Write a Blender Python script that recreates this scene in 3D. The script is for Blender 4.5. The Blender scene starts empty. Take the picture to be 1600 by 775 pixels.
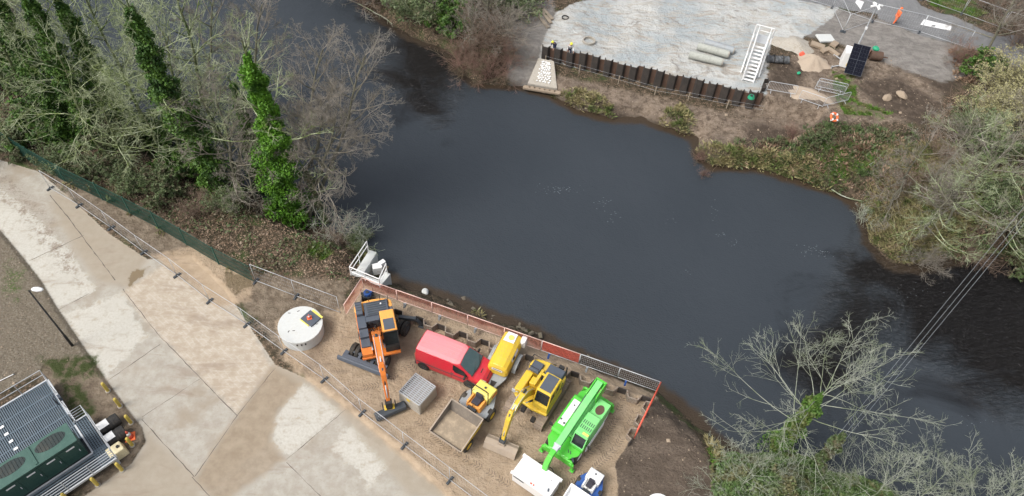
import bpy, bmesh, math, random
import numpy as np
from mathutils import Vector, Matrix
R = math.radians
PI = math.pi
sc = bpy.context.scene
COL = sc.collection

# ------------------------------------------------------------------ camera
CF, CT, CH, CR = 1153.15, R(50.677), 41.667, R(-3.732)
_c, _s, _cr, _sr = math.cos(CT), math.sin(CT), math.cos(CR), math.sin(CR)
rgt = Vector((1, 0, 0)); dwn = Vector((0, -_s, -_c)); fwd = Vector((0, _c, -_s))
ix = rgt * _cr + dwn * _sr
iy = -rgt * _sr + dwn * _cr
cam = bpy.data.cameras.new('drone_camera')
co = bpy.data.objects.new('drone_camera', cam); COL.objects.link(co)
m = Matrix((ix, -iy, -fwd)).transposed().to_4x4(); m.translation = Vector((0, 0, CH))
co.matrix_world = m
cam.sensor_width = 36; cam.lens = CF / 1600 * 36; cam.clip_start = .5; cam.clip_end = 1500
sc.camera = co

# ------------------------------------------------------------------ light
SUN_EL, SUN_AZ = 55, 240
w = bpy.data.worlds.new('World'); sc.world = w; w.use_nodes = True
nt = w.node_tree; bg = nt.nodes['Background']
sky = nt.nodes.new('ShaderNodeTexSky'); sky.sky_type = 'NISHITA'; sky.sun_disc = False
sky.sun_elevation = R(SUN_EL); sky.sun_rotation = R(SUN_AZ); sky.air_density = 1.0; sky.dust_density = 5.0; sky.ozone_density = 1.0
hs = nt.nodes.new('ShaderNodeHueSaturation'); hs.inputs['Saturation'].default_value = .42
nt.links.new(sky.outputs[0], hs.inputs['Color']); nt.links.new(hs.outputs[0], bg.inputs[0])
bg.inputs[1].default_value = .135
sl = bpy.data.lights.new('overcast_sun', 'SUN'); sl.energy = 1.5; sl.angle = R(22); sl.color = (1, .97, .92)
so = bpy.data.objects.new('overcast_sun', sl); COL.objects.link(so)
az = R(SUN_AZ)
sd_ = Vector((math.sin(az) * math.cos(R(SUN_EL)), math.cos(az) * math.cos(R(SUN_EL)), math.sin(R(SUN_EL))))
so.rotation_euler = sd_.to_track_quat('Z', 'Y').to_euler()
sc.view_settings.view_transform = 'Standard'; sc.view_settings.look = 'None'
sc.view_settings.exposure = 0.5; sc.view_settings.gamma = 1
sc.cycles.max_bounces = 5; sc.cycles.diffuse_bounces = 3; sc.cycles.glossy_bounces = 3
sc.cycles.transparent_max_bounces = 8; sc.cycles.use_denoising = True

# survey of the site: ground points read off the aerial photograph
def G(x, y, z=0.):
    a = (x - 800) / CF; b = (y - 387.5) / CF
    u = _cr * a - _sr * b; v = _sr * a + _cr * b
    dy = _c - v * _s; dz = -_s - v * _c; t = (z - CH) / dz
    return Vector((u * t, dy * t, z))
def GP(pts, z=0.): return np.array([G(x, y, z)[:2] for x, y in pts])

# ------------------------------------------------------------------ helpers
class MB:
    def __init__(s): s.v = []; s.f = []; s.mi = []; s.cur = 0; s.M = None
    def add(s, vs, fs, M=None):
        o = len(s.v)
        for p in vs:
            p = Vector(p)
            if M is not None: p = M @ p
            if s.M is not None: p = s.M @ p
            s.v.append(p[:])
        for f in fs: s.f.append(tuple(i + o for i in f)); s.mi.append(s.cur)
        return s
    def box(s, x0, x1, y0, y1, z0, z1, M=None, tx=0, ty=0):
        vs = [(x0, y0, z0), (x1, y0, z0), (x1, y1, z0), (x0, y1, z0), (x0 + tx, y0 + ty, z1), (x1 - tx, y0 + ty, z1), (x1 - tx, y1 - ty, z1), (x0 + tx, y1 - ty, z1)]
        return s.add(vs, [(3, 2, 1, 0), (4, 5, 6, 7), (0, 1, 5, 4), (1, 2, 6, 5), (2, 3, 7, 6), (3, 0, 4, 7)], M)
    def cb(s, c, d, rz=0, ry=0, rx=0):
        M = Matrix.Translation(c) @ Matrix.Rotation(rz, 4, 'Z') @ Matrix.Rotation(ry, 4, 'Y') @ Matrix.Rotation(rx, 4, 'X')
        return s.box(-d[0] / 2, d[0] / 2, -d[1] / 2, d[1] / 2, -d[2] / 2, d[2] / 2, M)
    def tube(s, pts, r, n=6, cap=True):
        pts = [Vector(p) for p in pts]; rs = r if isinstance(r, (list, tuple)) else [r] * len(pts)
        vs = []; k = len(pts); up = None
        for i, p in enumerate(pts):
            d = (pts[min(i + 1, k - 1)] - pts[max(i - 1, 0)])
            d = d.normalized() if d.length > 1e-9 else Vector((0, 0, 1))
            if up is None: up = d.orthogonal().normalized()
            a = up - d * up.dot(d); a = a.normalized() if a.length > 1e-6 else d.orthogonal().normalized(); up = a
            b = d.cross(a)
            for j in range(n):
                t = 2 * PI * j / n; vs.append(p + (a * math.cos(t) + b * math.sin(t)) * rs[i])
        fs = [(i * n + j, i * n + (j + 1) % n, (i + 1) * n + (j + 1) % n, (i + 1) * n + j) for i in range(k - 1) for j in range(n)]
        if cap: fs += [tuple(range(n - 1, -1, -1)), tuple((k - 1) * n + j for j in range(n))]
        return s.add(vs, fs)
    def bar(s, a, b, wd, h=None, up=(0, 0, 1)):
        a = Vector(a); b = Vector(b); h = h or wd; d = (b - a).normalized(); u = Vector(up)
        sd = d.cross(u); sd = sd.normalized() if sd.length > 1e-5 else d.orthogonal().normalized(); u = sd.cross(d)
        vs = []
        for p in (a, b):
            for x, z in ((-1, -1), (1, -1), (1, 1), (-1, 1)): vs.append(p + sd * x * wd / 2 + u * z * h / 2)
        return s.add(vs, [(3, 2, 1, 0), (4, 5, 6, 7), (0, 1, 5, 4), (1, 2, 6, 5), (2, 3, 7, 6), (3, 0, 4, 7)])
    def prof(s, poly, y0, y1, M=None):      # side profile in xz pushed out along y
        n = len(poly); vs = [(x, y0, z) for x, z in poly] + [(x, y1, z) for x, z in poly]
        ar = sum(poly[i][0] * poly[(i + 1) % n][1] - poly[(i + 1) % n][0] * poly[i][1] for i in range(n))
        fs = [tuple(range(n)), tuple(range(2 * n - 1, n - 1, -1))] + [(j, (j + n), (j + 1) % n + n, (j + 1) % n) for j in range(n)]
        if ar < 0: fs = [tuple(reversed(f)) for f in fs]
        return s.add(vs, fs, M)
    def plan(s, poly, z0, z1, M=None):      # plan outline pushed up
        n = len(poly); vs = [(x, y, z0) for x, y in poly] + [(x, y, z1) for x, y in poly]
        ar = sum(poly[i][0] * poly[(i + 1) % n][1] - poly[(i + 1) % n][0] * poly[i][1] for i in range(n))
        fs = [tuple(range(n - 1, -1, -1)), tuple(range(n, 2 * n))] + [(j, (j + 1) % n, (j + 1) % n + n, j + n) for j in range(n)]
        if ar < 0: fs = [tuple(reversed(f)) for f in fs]
        return s.add(vs, fs, M)
    def loft(s, rings, closed=True, cap=True):
        n = len(rings[0]); vs = [p for r in rings for p in r]; k = len(rings); e = n if closed else n - 1
        fs = [(i * n + j, i * n + (j + 1) % n, (i + 1) * n + (j + 1) % n, (i + 1) * n + j) for i in range(k - 1) for j in range(e)]
        if cap: fs += [tuple(range(n - 1, -1, -1)), tuple((k - 1) * n + j for j in range(n))]
        return s.add(vs, fs)
    def build(s, name, mats, parent=None, bevel=0, smooth=False, sub=0):
        me = bpy.data.meshes.new(name); me.from_pydata(s.v, [], s.f)
        if not isinstance(mats, (list, tuple)): mats = [mats]
        for q in mats: me.materials.append(q)
        if len(mats) > 1: me.polygons.foreach_set('material_index', s.mi)
        if smooth: me.polygons.foreach_set('use_smooth', [True] * len(me.polygons))
        me.validate(); me.update()
        bm = bmesh.new(); bm.from_mesh(me); bmesh.ops.recalc_face_normals(bm, faces=bm.faces); bm.to_mesh(me); bm.free()
        o = bpy.data.objects.new(name, me); COL.objects.link(o)
        if parent: o.parent = parent
        if bevel:
            b = o.modifiers.new('bevel', 'BEVEL'); b.width = bevel; b.segments = 2; b.limit_method = 'ANGLE'; b.angle_limit = R(35)
        if sub:
            q = o.modifiers.new('sub', 'SUBSURF'); q.levels = sub; q.render_levels = sub
        return o
def raw_mesh(name, V, Fc, mat, parent=None, smooth=False):
    me = bpy.data.meshes.new(name); V = np.asarray(V, dtype=np.float32); Fc = np.asarray(Fc, dtype=np.int32); n, k = Fc.shape
    me.vertices.add(len(V)); me.vertices.foreach_set('co', V.ravel())
    me.loops.add(n * k); me.loops.foreach_set('vertex_index', Fc.ravel())
    me.polygons.add(n); me.polygons.foreach_set('loop_start', np.arange(0, n * k, k, dtype=np.int32)); me.polygons.foreach_set('loop_total', np.full(n, k, dtype=np.int32))
    if smooth: me.polygons.foreach_set('use_smooth', np.ones(n, dtype=bool))
    me.update(calc_edges=True); me.validate()
    me.materials.append(mat)
    o = bpy.data.objects.new(name, me); COL.objects.link(o)
    if parent: o.parent = parent
    return o
def tag(o, label=None, cat=None, group=None, kind=None):
    if label: o['label'] = label
    if cat: o['category'] = cat
    if group: o['group'] = group
    if kind: o['kind'] = kind
    return o
def empty(name, loc, rz, label, cat, group=None):
    o = bpy.data.objects.new(name, None); COL.objects.link(o); o.location = loc; o.rotation_euler = (0, 0, rz); o.empty_display_size = .3
    return tag(o, label, cat, group)
def dup(root, loc=None, rz=None, label=None, scale=None, group=None):
    r = root.copy(); COL.objects.link(r)
    if loc is not None: r.location = loc
    if rz is not None: r.rotation_euler = (0, 0, rz)
    if scale is not None: r.scale = (scale,) * 3 if not hasattr(scale, '__len__') else scale
    if label: r['label'] = label
    if group: r['group'] = group
    for ch in list(root.children):
        c = ch.copy(); COL.objects.link(c); c.parent = r
        for g in list(ch.children):
            d = g.copy(); COL.objects.link(d); d.parent = c
    return r

# ------------------------------------------------------------------ materials
class NG:
    def __init__(s, name):
        s.m = bpy.data.materials.new(name); s.m.use_nodes = True; s.t = s.m.node_tree; s.b = s.t.nodes['Principled BSDF']; s.pos = None
    def n(s, k, **kw):
        q = s.t.nodes.new(k)
        for a, b in kw.items(): setattr(q, a, b)
        return q
    def l(s, a, b): s.t.links.new(a, b)
    def put(s, sock, v):
        if isinstance(v, (int, float)): sock.default_value = v
        elif isinstance(v, tuple): sock.default_value = (*v[:3], 1)
        else: s.l(v, sock)
    def coord(s, world=False):
        if world:
            return s.n('ShaderNodeNewGeometry').outputs['Position']
        return s.n('ShaderNodeTexCoord').outputs['Object']
    def noise(s, scale, detail=3, rough=.55, vec=None, dist=0., w=False, sc3=None):
        q = s.n('ShaderNodeTexNoise'); q.inputs['Scale'].default_value = scale; q.inputs['Detail'].default_value = detail; q.inputs['Roughness'].default_value = rough; q.inputs['Distortion'].default_value = dist
        v = vec or s.coord(w)
        if sc3:
            mp = s.n('ShaderNodeMapping'); mp.inputs['Scale'].default_value = sc3[:3]
            if len(sc3) > 3: mp.inputs['Rotation'].default_value = (0, 0, sc3[3])
            s.l(v, mp.inputs[0]); v = mp.outputs[0]
        s.l(v, q.inputs['Vector']); return q.outputs['Fac']
    def math(s, op, a, b=0., c=0., clamp=False):
        q = s.n('ShaderNodeMath', operation=op, use_clamp=clamp)
        for i, v in enumerate((a, b, c)):
            if isinstance(v, (int, float)): q.inputs[i].default_value = v
            else: s.l(v, q.inputs[i])
        return q.outputs[0]
    def ramp(s, v, lo, hi, a=0., b=1.):
        q = s.n('ShaderNodeMapRange', interpolation_type='SMOOTHSTEP')
        s.l(v, q.inputs[0]); q.inputs[1].default_value = lo; q.inputs[2].default_value = hi; q.inputs[3].default_value = a; q.inputs[4].default_value = b
        return q.outputs[0]
    def mix(s, f, a, b, bt='MIX'):
        q = s.n('ShaderNodeMix', data_type='RGBA', blend_type=bt)
        if isinstance(f, (int, float)): q.inputs[0].default_value = f
        else: s.l(f, q.inputs[0])
        s.put(q.inputs[6], a); s.put(q.inputs[7], b); return q.outputs[2]
    def bump(s, h, st=.3, d=.02, nrm=None):
        q = s.n('ShaderNodeBump'); q.inputs['Strength'].default_value = st; q.inputs['Distance'].default_value = d; s.l(h, q.inputs['Height'])
        if nrm: s.l(nrm, q.inputs['Normal'])
        return q.outputs[0]
    def attr(s, name):
        q = s.n('ShaderNodeAttribute'); q.attribute_name = name; return q
def mat(name, col, rough=.6, metal=0., dirt=.35, dcol=(.2, .15, .1), var=.12, bump=0., bsc=30., coat=0., rust=None):
    g = NG(name); n1 = g.noise(1.7, 4, .6); n2 = g.noise(9, 5, .65)
    dk = tuple(c * (1 - var) for c in col); lt = tuple(min(1, c * (1 + var)) for c in col)
    c = g.mix(n1, dk, lt)
    if rust: c = g.mix(g.ramp(n2, .5, .62), c, rust)
    if dirt: c = g.mix(g.math('MULTIPLY', g.ramp(g.math('ADD', g.math('MULTIPLY', n1, .5), g.math('MULTIPLY', n2, .5)), .44, .68), dirt), c, dcol)
    g.l(c, g.b.inputs['Base Color']); g.b.inputs['Metallic'].default_value = metal
    g.l(g.ramp(n2, .3, .7, max(.05, rough - .1), min(1, rough + .15)), g.b.inputs['Roughness'])
    g.b.inputs['Coat Weight'].default_value = coat
    if bump: g.l(g.bump(g.noise(bsc, 4), bump, .02), g.b.inputs['Normal'])
    return g.m
def foliage(name, c1, c2, c3, rough=.6):
    g = NG(name); v = g.n('ShaderNodeTexVoronoi'); v.inputs['Scale'].default_value = 5.; g.l(g.coord(), v.inputs['Vector'])
    sp = g.n('ShaderNodeSeparateColor'); g.l(v.outputs['Color'], sp.inputs[0])
    c = g.mix(sp.outputs[0], c1, c2); c = g.mix(g.ramp(g.noise(.9, 3), .45, .65), c, c3)
    g.l(c, g.b.inputs['Base Color']); g.b.inputs['Roughness'].default_value = rough
    return g.m
M = {}
M['orange'] = mat('orange_paint', (.74, .2, .025), .5, dirt=.55, dcol=(.3, .15, .07), coat=.2)
M['orange_light'] = mat('orange_roof_paint', (.85, .38, .08), .5, dirt=.25)
M['yellow'] = mat('yellow_paint', (.72, .49, .035), .5, dirt=.5, dcol=(.38, .28, .13), coat=.2)
M['yellow_pale'] = mat('pale_yellow_paint', (.85, .72, .16), .5, dirt=.15)
M['green'] = mat('green_paint', (.085, .56, .045), .45, dirt=.45, dcol=(.17, .36, .09), coat=.3)
M['green_pale'] = mat('green_boom_paint', (.2, .66, .2), .5, dirt=.5, dcol=(.28, .5, .22))
M['red'] = mat('red_paint', (.58, .02, .04), .4, dirt=.4, dcol=(.33, .1, .08), coat=.5)
M['red_faded'] = mat('faded_red_paint', (.74, .26, .28), .6, dirt=.4, dcol=(.56, .24, .2), var=.15)
M['white'] = mat('white_paint', (.8, .8, .79), .45, dirt=.15, dcol=(.5, .46, .4), var=.04)
M['dgrey'] = mat('dark_grey_paint', (.045, .055, .065), .5, dirt=.3, dcol=(.12, .11, .1))
M['slate'] = mat('slate_plastic', (.075, .09, .115), .55, dirt=.25, dcol=(.13, .12, .11))
M['grey'] = mat('grey_paint', (.3, .33, .35), .5, dirt=.35)
M['black'] = mat('black_rubber', (.018, .018, .018), .75, dirt=.45, dcol=(.12, .1, .08))
M['tyre'] = mat('tyre_rubber', (.03, .029, .027), .85, dirt=.6, dcol=(.15, .125, .09), bump=.4)
M['galv'] = mat('galvanised_steel', (.52, .54, .56), .45, .12, dirt=.25, dcol=(.3, .3, .3))
M['steel'] = mat('worn_steel', (.2, .19, .18), .5, .6, dirt=.6, dcol=(.16, .12, .08))
M['bucket'] = mat('muddy_steel', (.34, .28, .22), .7, .1, dirt=.5, dcol=(.42, .33, .23), var=.25)
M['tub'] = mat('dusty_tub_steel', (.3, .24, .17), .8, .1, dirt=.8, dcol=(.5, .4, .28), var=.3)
M['track'] = mat('muddy_track', (.23, .18, .14), .85, dirt=.8, dcol=(.36, .28, .2), bump=.4)
M['blue'] = mat('blue_paint', (.02, .09, .33), .45, dirt=.2)
M['seat'] = mat('seat_vinyl', (.035, .035, .05), .6, dirt=.15)
M['glass'] = mat('dark_glass', (.015, .02, .022), .08, dirt=.12, dcol=(.12, .12, .12))
M['wglass'] = mat('windscreen_glass', (.06, .1, .105), .08, dirt=.3, dcol=(.13, .16, .16))
M['wood'] = mat('weathered_timber', (.3, .25, .19), .8, dirt=.4, bump=.3)
M['concrete'] = mat('precast_concrete', (.56, .575, .56), .85, dirt=.35, dcol=(.44, .42, .36), bump=.2, var=.12)
M['oldconc'] = mat('stained_concrete', (.4, .37, .32), .9, dirt=.6, dcol=(.2, .17, .12), bump=.4, var=.2)
M['dgreen'] = mat('dark_green_cabinet', (.02, .065, .05), .5, dirt=.3, dcol=(.05, .1, .08))
M['roofgreen'] = mat('faded_green_lid', (.035, .095, .075), .55, dirt=.35, dcol=(.1, .17, .14))
M['fgreen'] = mat('green_fence_steel', (.02, .1, .075), .5, dirt=.2)
M['orangenet'] = mat('orange_plastic_net', (.66, .22, .15), .6, dirt=.5, dcol=(.42, .25, .2))
M['rednet'] = mat('red_plastic_net', (.68, .09, .05), .6, dirt=.3, dcol=(.4, .2, .15))
M['pinkrail'] = mat('faded_barrier_rail', (.75, .52, .46), .5, dirt=.2)
M['redrail'] = mat('red_barrier_rail', (.72, .12, .07), .5, dirt=.15)
M['rust'] = mat('rusty_pile_steel', (.12, .07, .048), .9, .1, dirt=.7, dcol=(.1, .08, .065), var=.3, bump=.3)
M['pile'] = mat('weathered_pile_steel', (.33, .285, .235), .9, .1, dirt=.8, dcol=(.26, .19, .13), var=.3, bump=.3, rust=(.2, .12, .075))
M['dpile'] = mat('dark_steel_and_shade', (.06, .052, .047), .8, .2, dirt=.4, dcol=(.11, .085, .065), var=.3, bump=.3)  # dark steel of the far pans, also painted shadow on yard pile webs
M['bollard'] = mat('worn_bollard_paint', (.55, .42, .08), .7, dirt=.6, dcol=(.25, .2, .12))
M['rubble'] = mat('dark_bank_rubble', (.13, .11, .085), .9, dirt=.6, dcol=(.08, .09, .04), var=.4)
M['pipe'] = mat('grey_concrete_pipe', (.4, .41, .37), .85, dirt=.6, dcol=(.2, .21, .18), var=.3, bump=.2)
M['tubwall'] = mat('shaded_tub_wall', (.17, .145, .12), .75, .1, dirt=.6, dcol=(.3, .25, .19), var=.3)  # skip walls coloured darker to paint in the inside shading, dirt on top
M['solar'] = mat('solar_cell', (.004, .005, .012), .6, dirt=.0); M['solar'].node_tree.nodes['Principled BSDF'].inputs['Specular IOR Level'].default_value = .12
M['hivis'] = mat('orange_hivis', (.85, .17, .05), .7, dirt=.1)
M['hivis_y'] = mat('yellow_hivis', (.75, .75, .05), .6, dirt=.1)
M['skin'] = mat('skin', (.5, .3, .22), .6, dirt=0)
M['navy'] = mat('navy_cloth', (.02, .03, .08), .8, dirt=.1)
M['sand'] = mat('heaped_sand', (.4, .325, .25), .95, dirt=.5, dcol=(.3, .235, .175), bump=.8, bsc=9)
M['stone'] = mat('sandstone', (.33, .26, .19), .9, dirt=.4, bump=.6, bsc=6, var=.25)
M['drum'] = mat('rusty_drum', (.2, .09, .06), .8, dirt=.7, dcol=(.22, .17, .13), var=.3)
M['greenplastic'] = mat('green_plastic', (.02, .35, .18), .5, dirt=.1)
M['cream'] = mat('cream_plastic', (.75, .66, .42), .5, dirt=.3)
M['bag'] = mat('black_wrapped_sheet', (.06, .065, .07), .5, dirt=.4, dcol=(.2, .2, .2), bump=.8, bsc=5)
M['mossy'] = foliage('mossy_bark', (.09, .12, .04), (.17, .18, .1), (.06, .1, .02))
M['bark'] = mat('grey_bark', (.17, .16, .12), .9, dirt=.5, dcol=(.13, .14, .05), bump=.5, var=.25)
M['twig_olive'] = foliage('lichen_twigs', (.29, .34, .17), (.48, .52, .36), (.18, .24, .06))
M['twig_grey'] = foliage('grey_twigs', (.24, .215, .175), (.33, .3, .26), (.19, .165, .12))
M['twig_brown'] = foliage('brown_twigs', (.19, .135, .1), (.27, .2, .15), (.15, .1, .07))
M['twig_red'] = foliage('reddish_twigs', (.2, .11, .09), (.27, .17, .13), (.16, .13, .08))
M['twig_pale'] = foliage('pale_twigs', (.31, .335, .265), (.42, .44, .36), (.22, .26, .15))
M['twig_yellow'] = foliage('yellow_catkins', (.34, .32, .14), (.4, .38, .2), (.26, .24, .12))
M['ivy_bright'] = foliage('bright_ivy_leaves', (.07, .19, .01), (.13, .3, .018), (.04, .12, .008))
M['ivy_moss'] = foliage('mossy_ivy_leaves', (.05, .13, .015), (.11, .2, .03), (.12, .14, .04))
M['ivy_dark'] = foliage('dark_ivy_leaves', (.05, .125, .016), (.11, .21, .026), (.03, .08, .012))
M['bramble'] = foliage('bramble_leaves', (.06, .1, .03), (.11, .15, .06), (.12, .1, .06))
M['thicket'] = foliage('thicket_leaves', (.06, .12, .03), (.12, .18, .06), (.14, .13, .06))
M['grass'] = foliage('grass_blades', (.08, .18, .02), (.13, .24, .03), (.2, .19, .08))
M['grass_dry'] = foliage('dry_bank_grass', (.23, .2, .09), (.33, .29, .15), (.12, .16, .045))
M['leaf'] = foliage('fallen_leaves', (.25, .16, .1), (.36, .27, .19), (.14, .08, .05))
M['joint'] = mat('joint_tar', (.12, .1, .085), .9, dirt=.4)
M['road_paint'] = mat('white_road_paint', (.74, .74, .74), .7, dirt=.3, dcol=(.45, .45, .44))
M['foam'] = mat('river_foam', (.3, .34, .37), .6, dirt=0)

# ------------------------------------------------------------------ terrain
def sdp(px, py, poly):                       # signed distance, + inside
    d = np.full(px.shape, 1e9); ins = np.zeros(px.shape, bool); n = len(poly)
    for i in range(n):
        ax, ay = poly[i]; bx, by = poly[(i + 1) % n]; ex, ey = bx - ax, by - ay
        t = np.clip(((px - ax) * ex + (py - ay) * ey) / (ex * ex + ey * ey + 1e-12), 0, 1)
        d = np.minimum(d, (px - ax - t * ex) ** 2 + (py - ay - t * ey) ** 2)
        c = (ay > py) != (by > py)
        with np.errstate(divide='ignore', invalid='ignore'):
            xi = ex * (py - ay) / (ey if ey != 0 else 1e-12) + ax
        ins ^= c & (px < xi)
    d = np.sqrt(d); return np.where(ins, d, -d)
def union(px, py, polys):
    r = None
    for p in polys:
        q = sdp(px, py, p); r = q if r is None else np.maximum(r, q)
    return r
_rn = np.random.default_rng(5)
_ph = [(_rn.uniform(0, 2 * PI), _rn.uniform(0, 2 * PI), _rn.uniform(0, 2 * PI)) for _ in range(24)]
def wob(x, y, sc, k0=0, k=5):
    r = 0
    for i in range(k):
        a, p, q = _ph[(k0 + i) % 24]
        f = sc * (1.0 + .7 * i); r = r + np.sin((x * math.cos(a) + y * math.sin(a)) * f + p + 1.3 * np.sin((x * math.sin(a) - y * math.cos(a)) * f * .6 + q)) / (1 + .6 * i)
    return r / 2.4
WZ = -2.2
WATER = GP([(-500, -200), (-300, 0), (0, 85), (90, 165), (200, 215), (330, 272), (400, 312), (480, 350), (545, 375), (575, 393), (590, 420), (630, 440), (680, 455), (720, 470), (770, 490), (835, 512), (880, 540), (925, 558), (980, 582), (1030, 603), (1062, 628), (1092, 652), (1120, 682), (1160, 712), (1230, 760), (1330, 810), (1500, 870), (1800, 960), (2300, 900), (2300, 560), (1800, 470), (1700, 430), (1600, 413), (1520, 405), (1440, 425), (1390, 420), (1352, 380), (1345, 335), (1310, 306), (1250, 288), (1180, 266), (1110, 265), (1086, 245), (1083, 219), (1040, 204), (1000, 189), (955, 190), (900, 176), (860, 152), (810, 139), (740, 134), (710, 112), (695, 82), (640, 62), (590, 30), (560, 0), (500, -70), (100, -260)], WZ)
YARD = [(-10.75, 26.7), (-10.0, 29.15), (9.6, 22.75), (8.0, 19.4), (6.7, 16.2), (6, 8), (-60, 8), (-60, 60), (-42, 46), (-18, 31.5), (-12, 28)]
TERR = [tuple(p) for p in GP([(780, 95), (846, 92), (1185, 170), (1275, 190), (1230, 250), (1000, 200), (850, 148), (790, 135)], -1.2)]
def height(x, y):
    x = np.asarray(x, float); y = np.asarray(y, float)
    s = -sdp(x, y, WATER) + .22 * wob(x, y, 1.1) + .1 * wob(x, y, 3.7, 7)
    t = np.clip(s / 3.2, 0, 1); h = -2.45 + 2.45 * (t * t * (3 - 2 * t)) ** .8
    h = np.where(s < 0, np.maximum(-2.45 + s * .4, -4), h)
    up = np.clip((s - 2.5) / 3, 0, 1)
    yd = sdp(x, y, YARD)
    far = y > 30 + 1.0 * np.clip(x + 12, -30, 60)
    h = h + up * np.where(yd < 0, .16 * wob(x, y, .8, 3) + .05 * wob(x, y, 2.9, 9), .0)
    tt = sdp(x, y, TERR)
    h = np.where((tt > -1.6), np.minimum(h, -1.25 + .07 * wob(x, y, 1.5, 2) + np.clip(-tt - .1, 0, 9) * 5), h)
    yy = np.clip(yd / .25, 0, 1)
    return h * (1 - yy) + np.maximum(h, 0) * 0 * yy
def gz(x, y): return float(height(np.array([x]), np.array([y]))[0])
def on(px, py):                              # ground point under a photo position, following the terrain
    z = 0.
    for _ in range(6): p = G(px, py, z); z = .5 * z + .5 * gz(p.x, p.y)
    p = G(px, py, z); return Vector((p.x, p.y, gz(p.x, p.y)))
def axis(segs):
    o = [segs[0][0]]
    for a, b, st in segs:
        n = max(1, round((b - a) / st)); o += list(a + (b - a) * np.arange(1, n + 1) / n)
    return np.array(o)
gx = axis([(-400, -120, 20), (-120, -60, 3), (-60, -34, .4), (-34, 14, .13), (14, 56, .3), (56, 120, 3), (120, 400, 20)])
gy = axis([(-150, 0, 10), (0, 12, 1.5), (12, 42, .14), (42, 76, .28), (76, 120, 2), (120, 500, 20)])
X, Y = np.meshgrid(gx, gy); nx, ny = len(gx), len(gy); X = X.ravel(); Y = Y.ravel()
Z = height(X, Y)
ii = np.arange(nx * ny).reshape(ny, nx)
F4 = np.stack([ii[:-1, :-1].ravel(), ii[:-1, 1:].ravel(), ii[1:, 1:].ravel(), ii[1:, :-1].ravel()], 1)
CONC = [(-300, 120), (-60, 205), (0, 250), (60, 268), (110, 310), (170, 365), (230, 405), (300, 402), (350, 450), (430, 570), (480, 592), (540, 635), (620, 700), (700, 775), (780, 860), (60, 900), (110, 790), (165, 752), (205, 725), (228, 690), (222, 668), (200, 640), (165, 592), (90, 482), (65, 440), (30, 395), (0, 360), (-60, 320), (-300, 230)]
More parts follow.
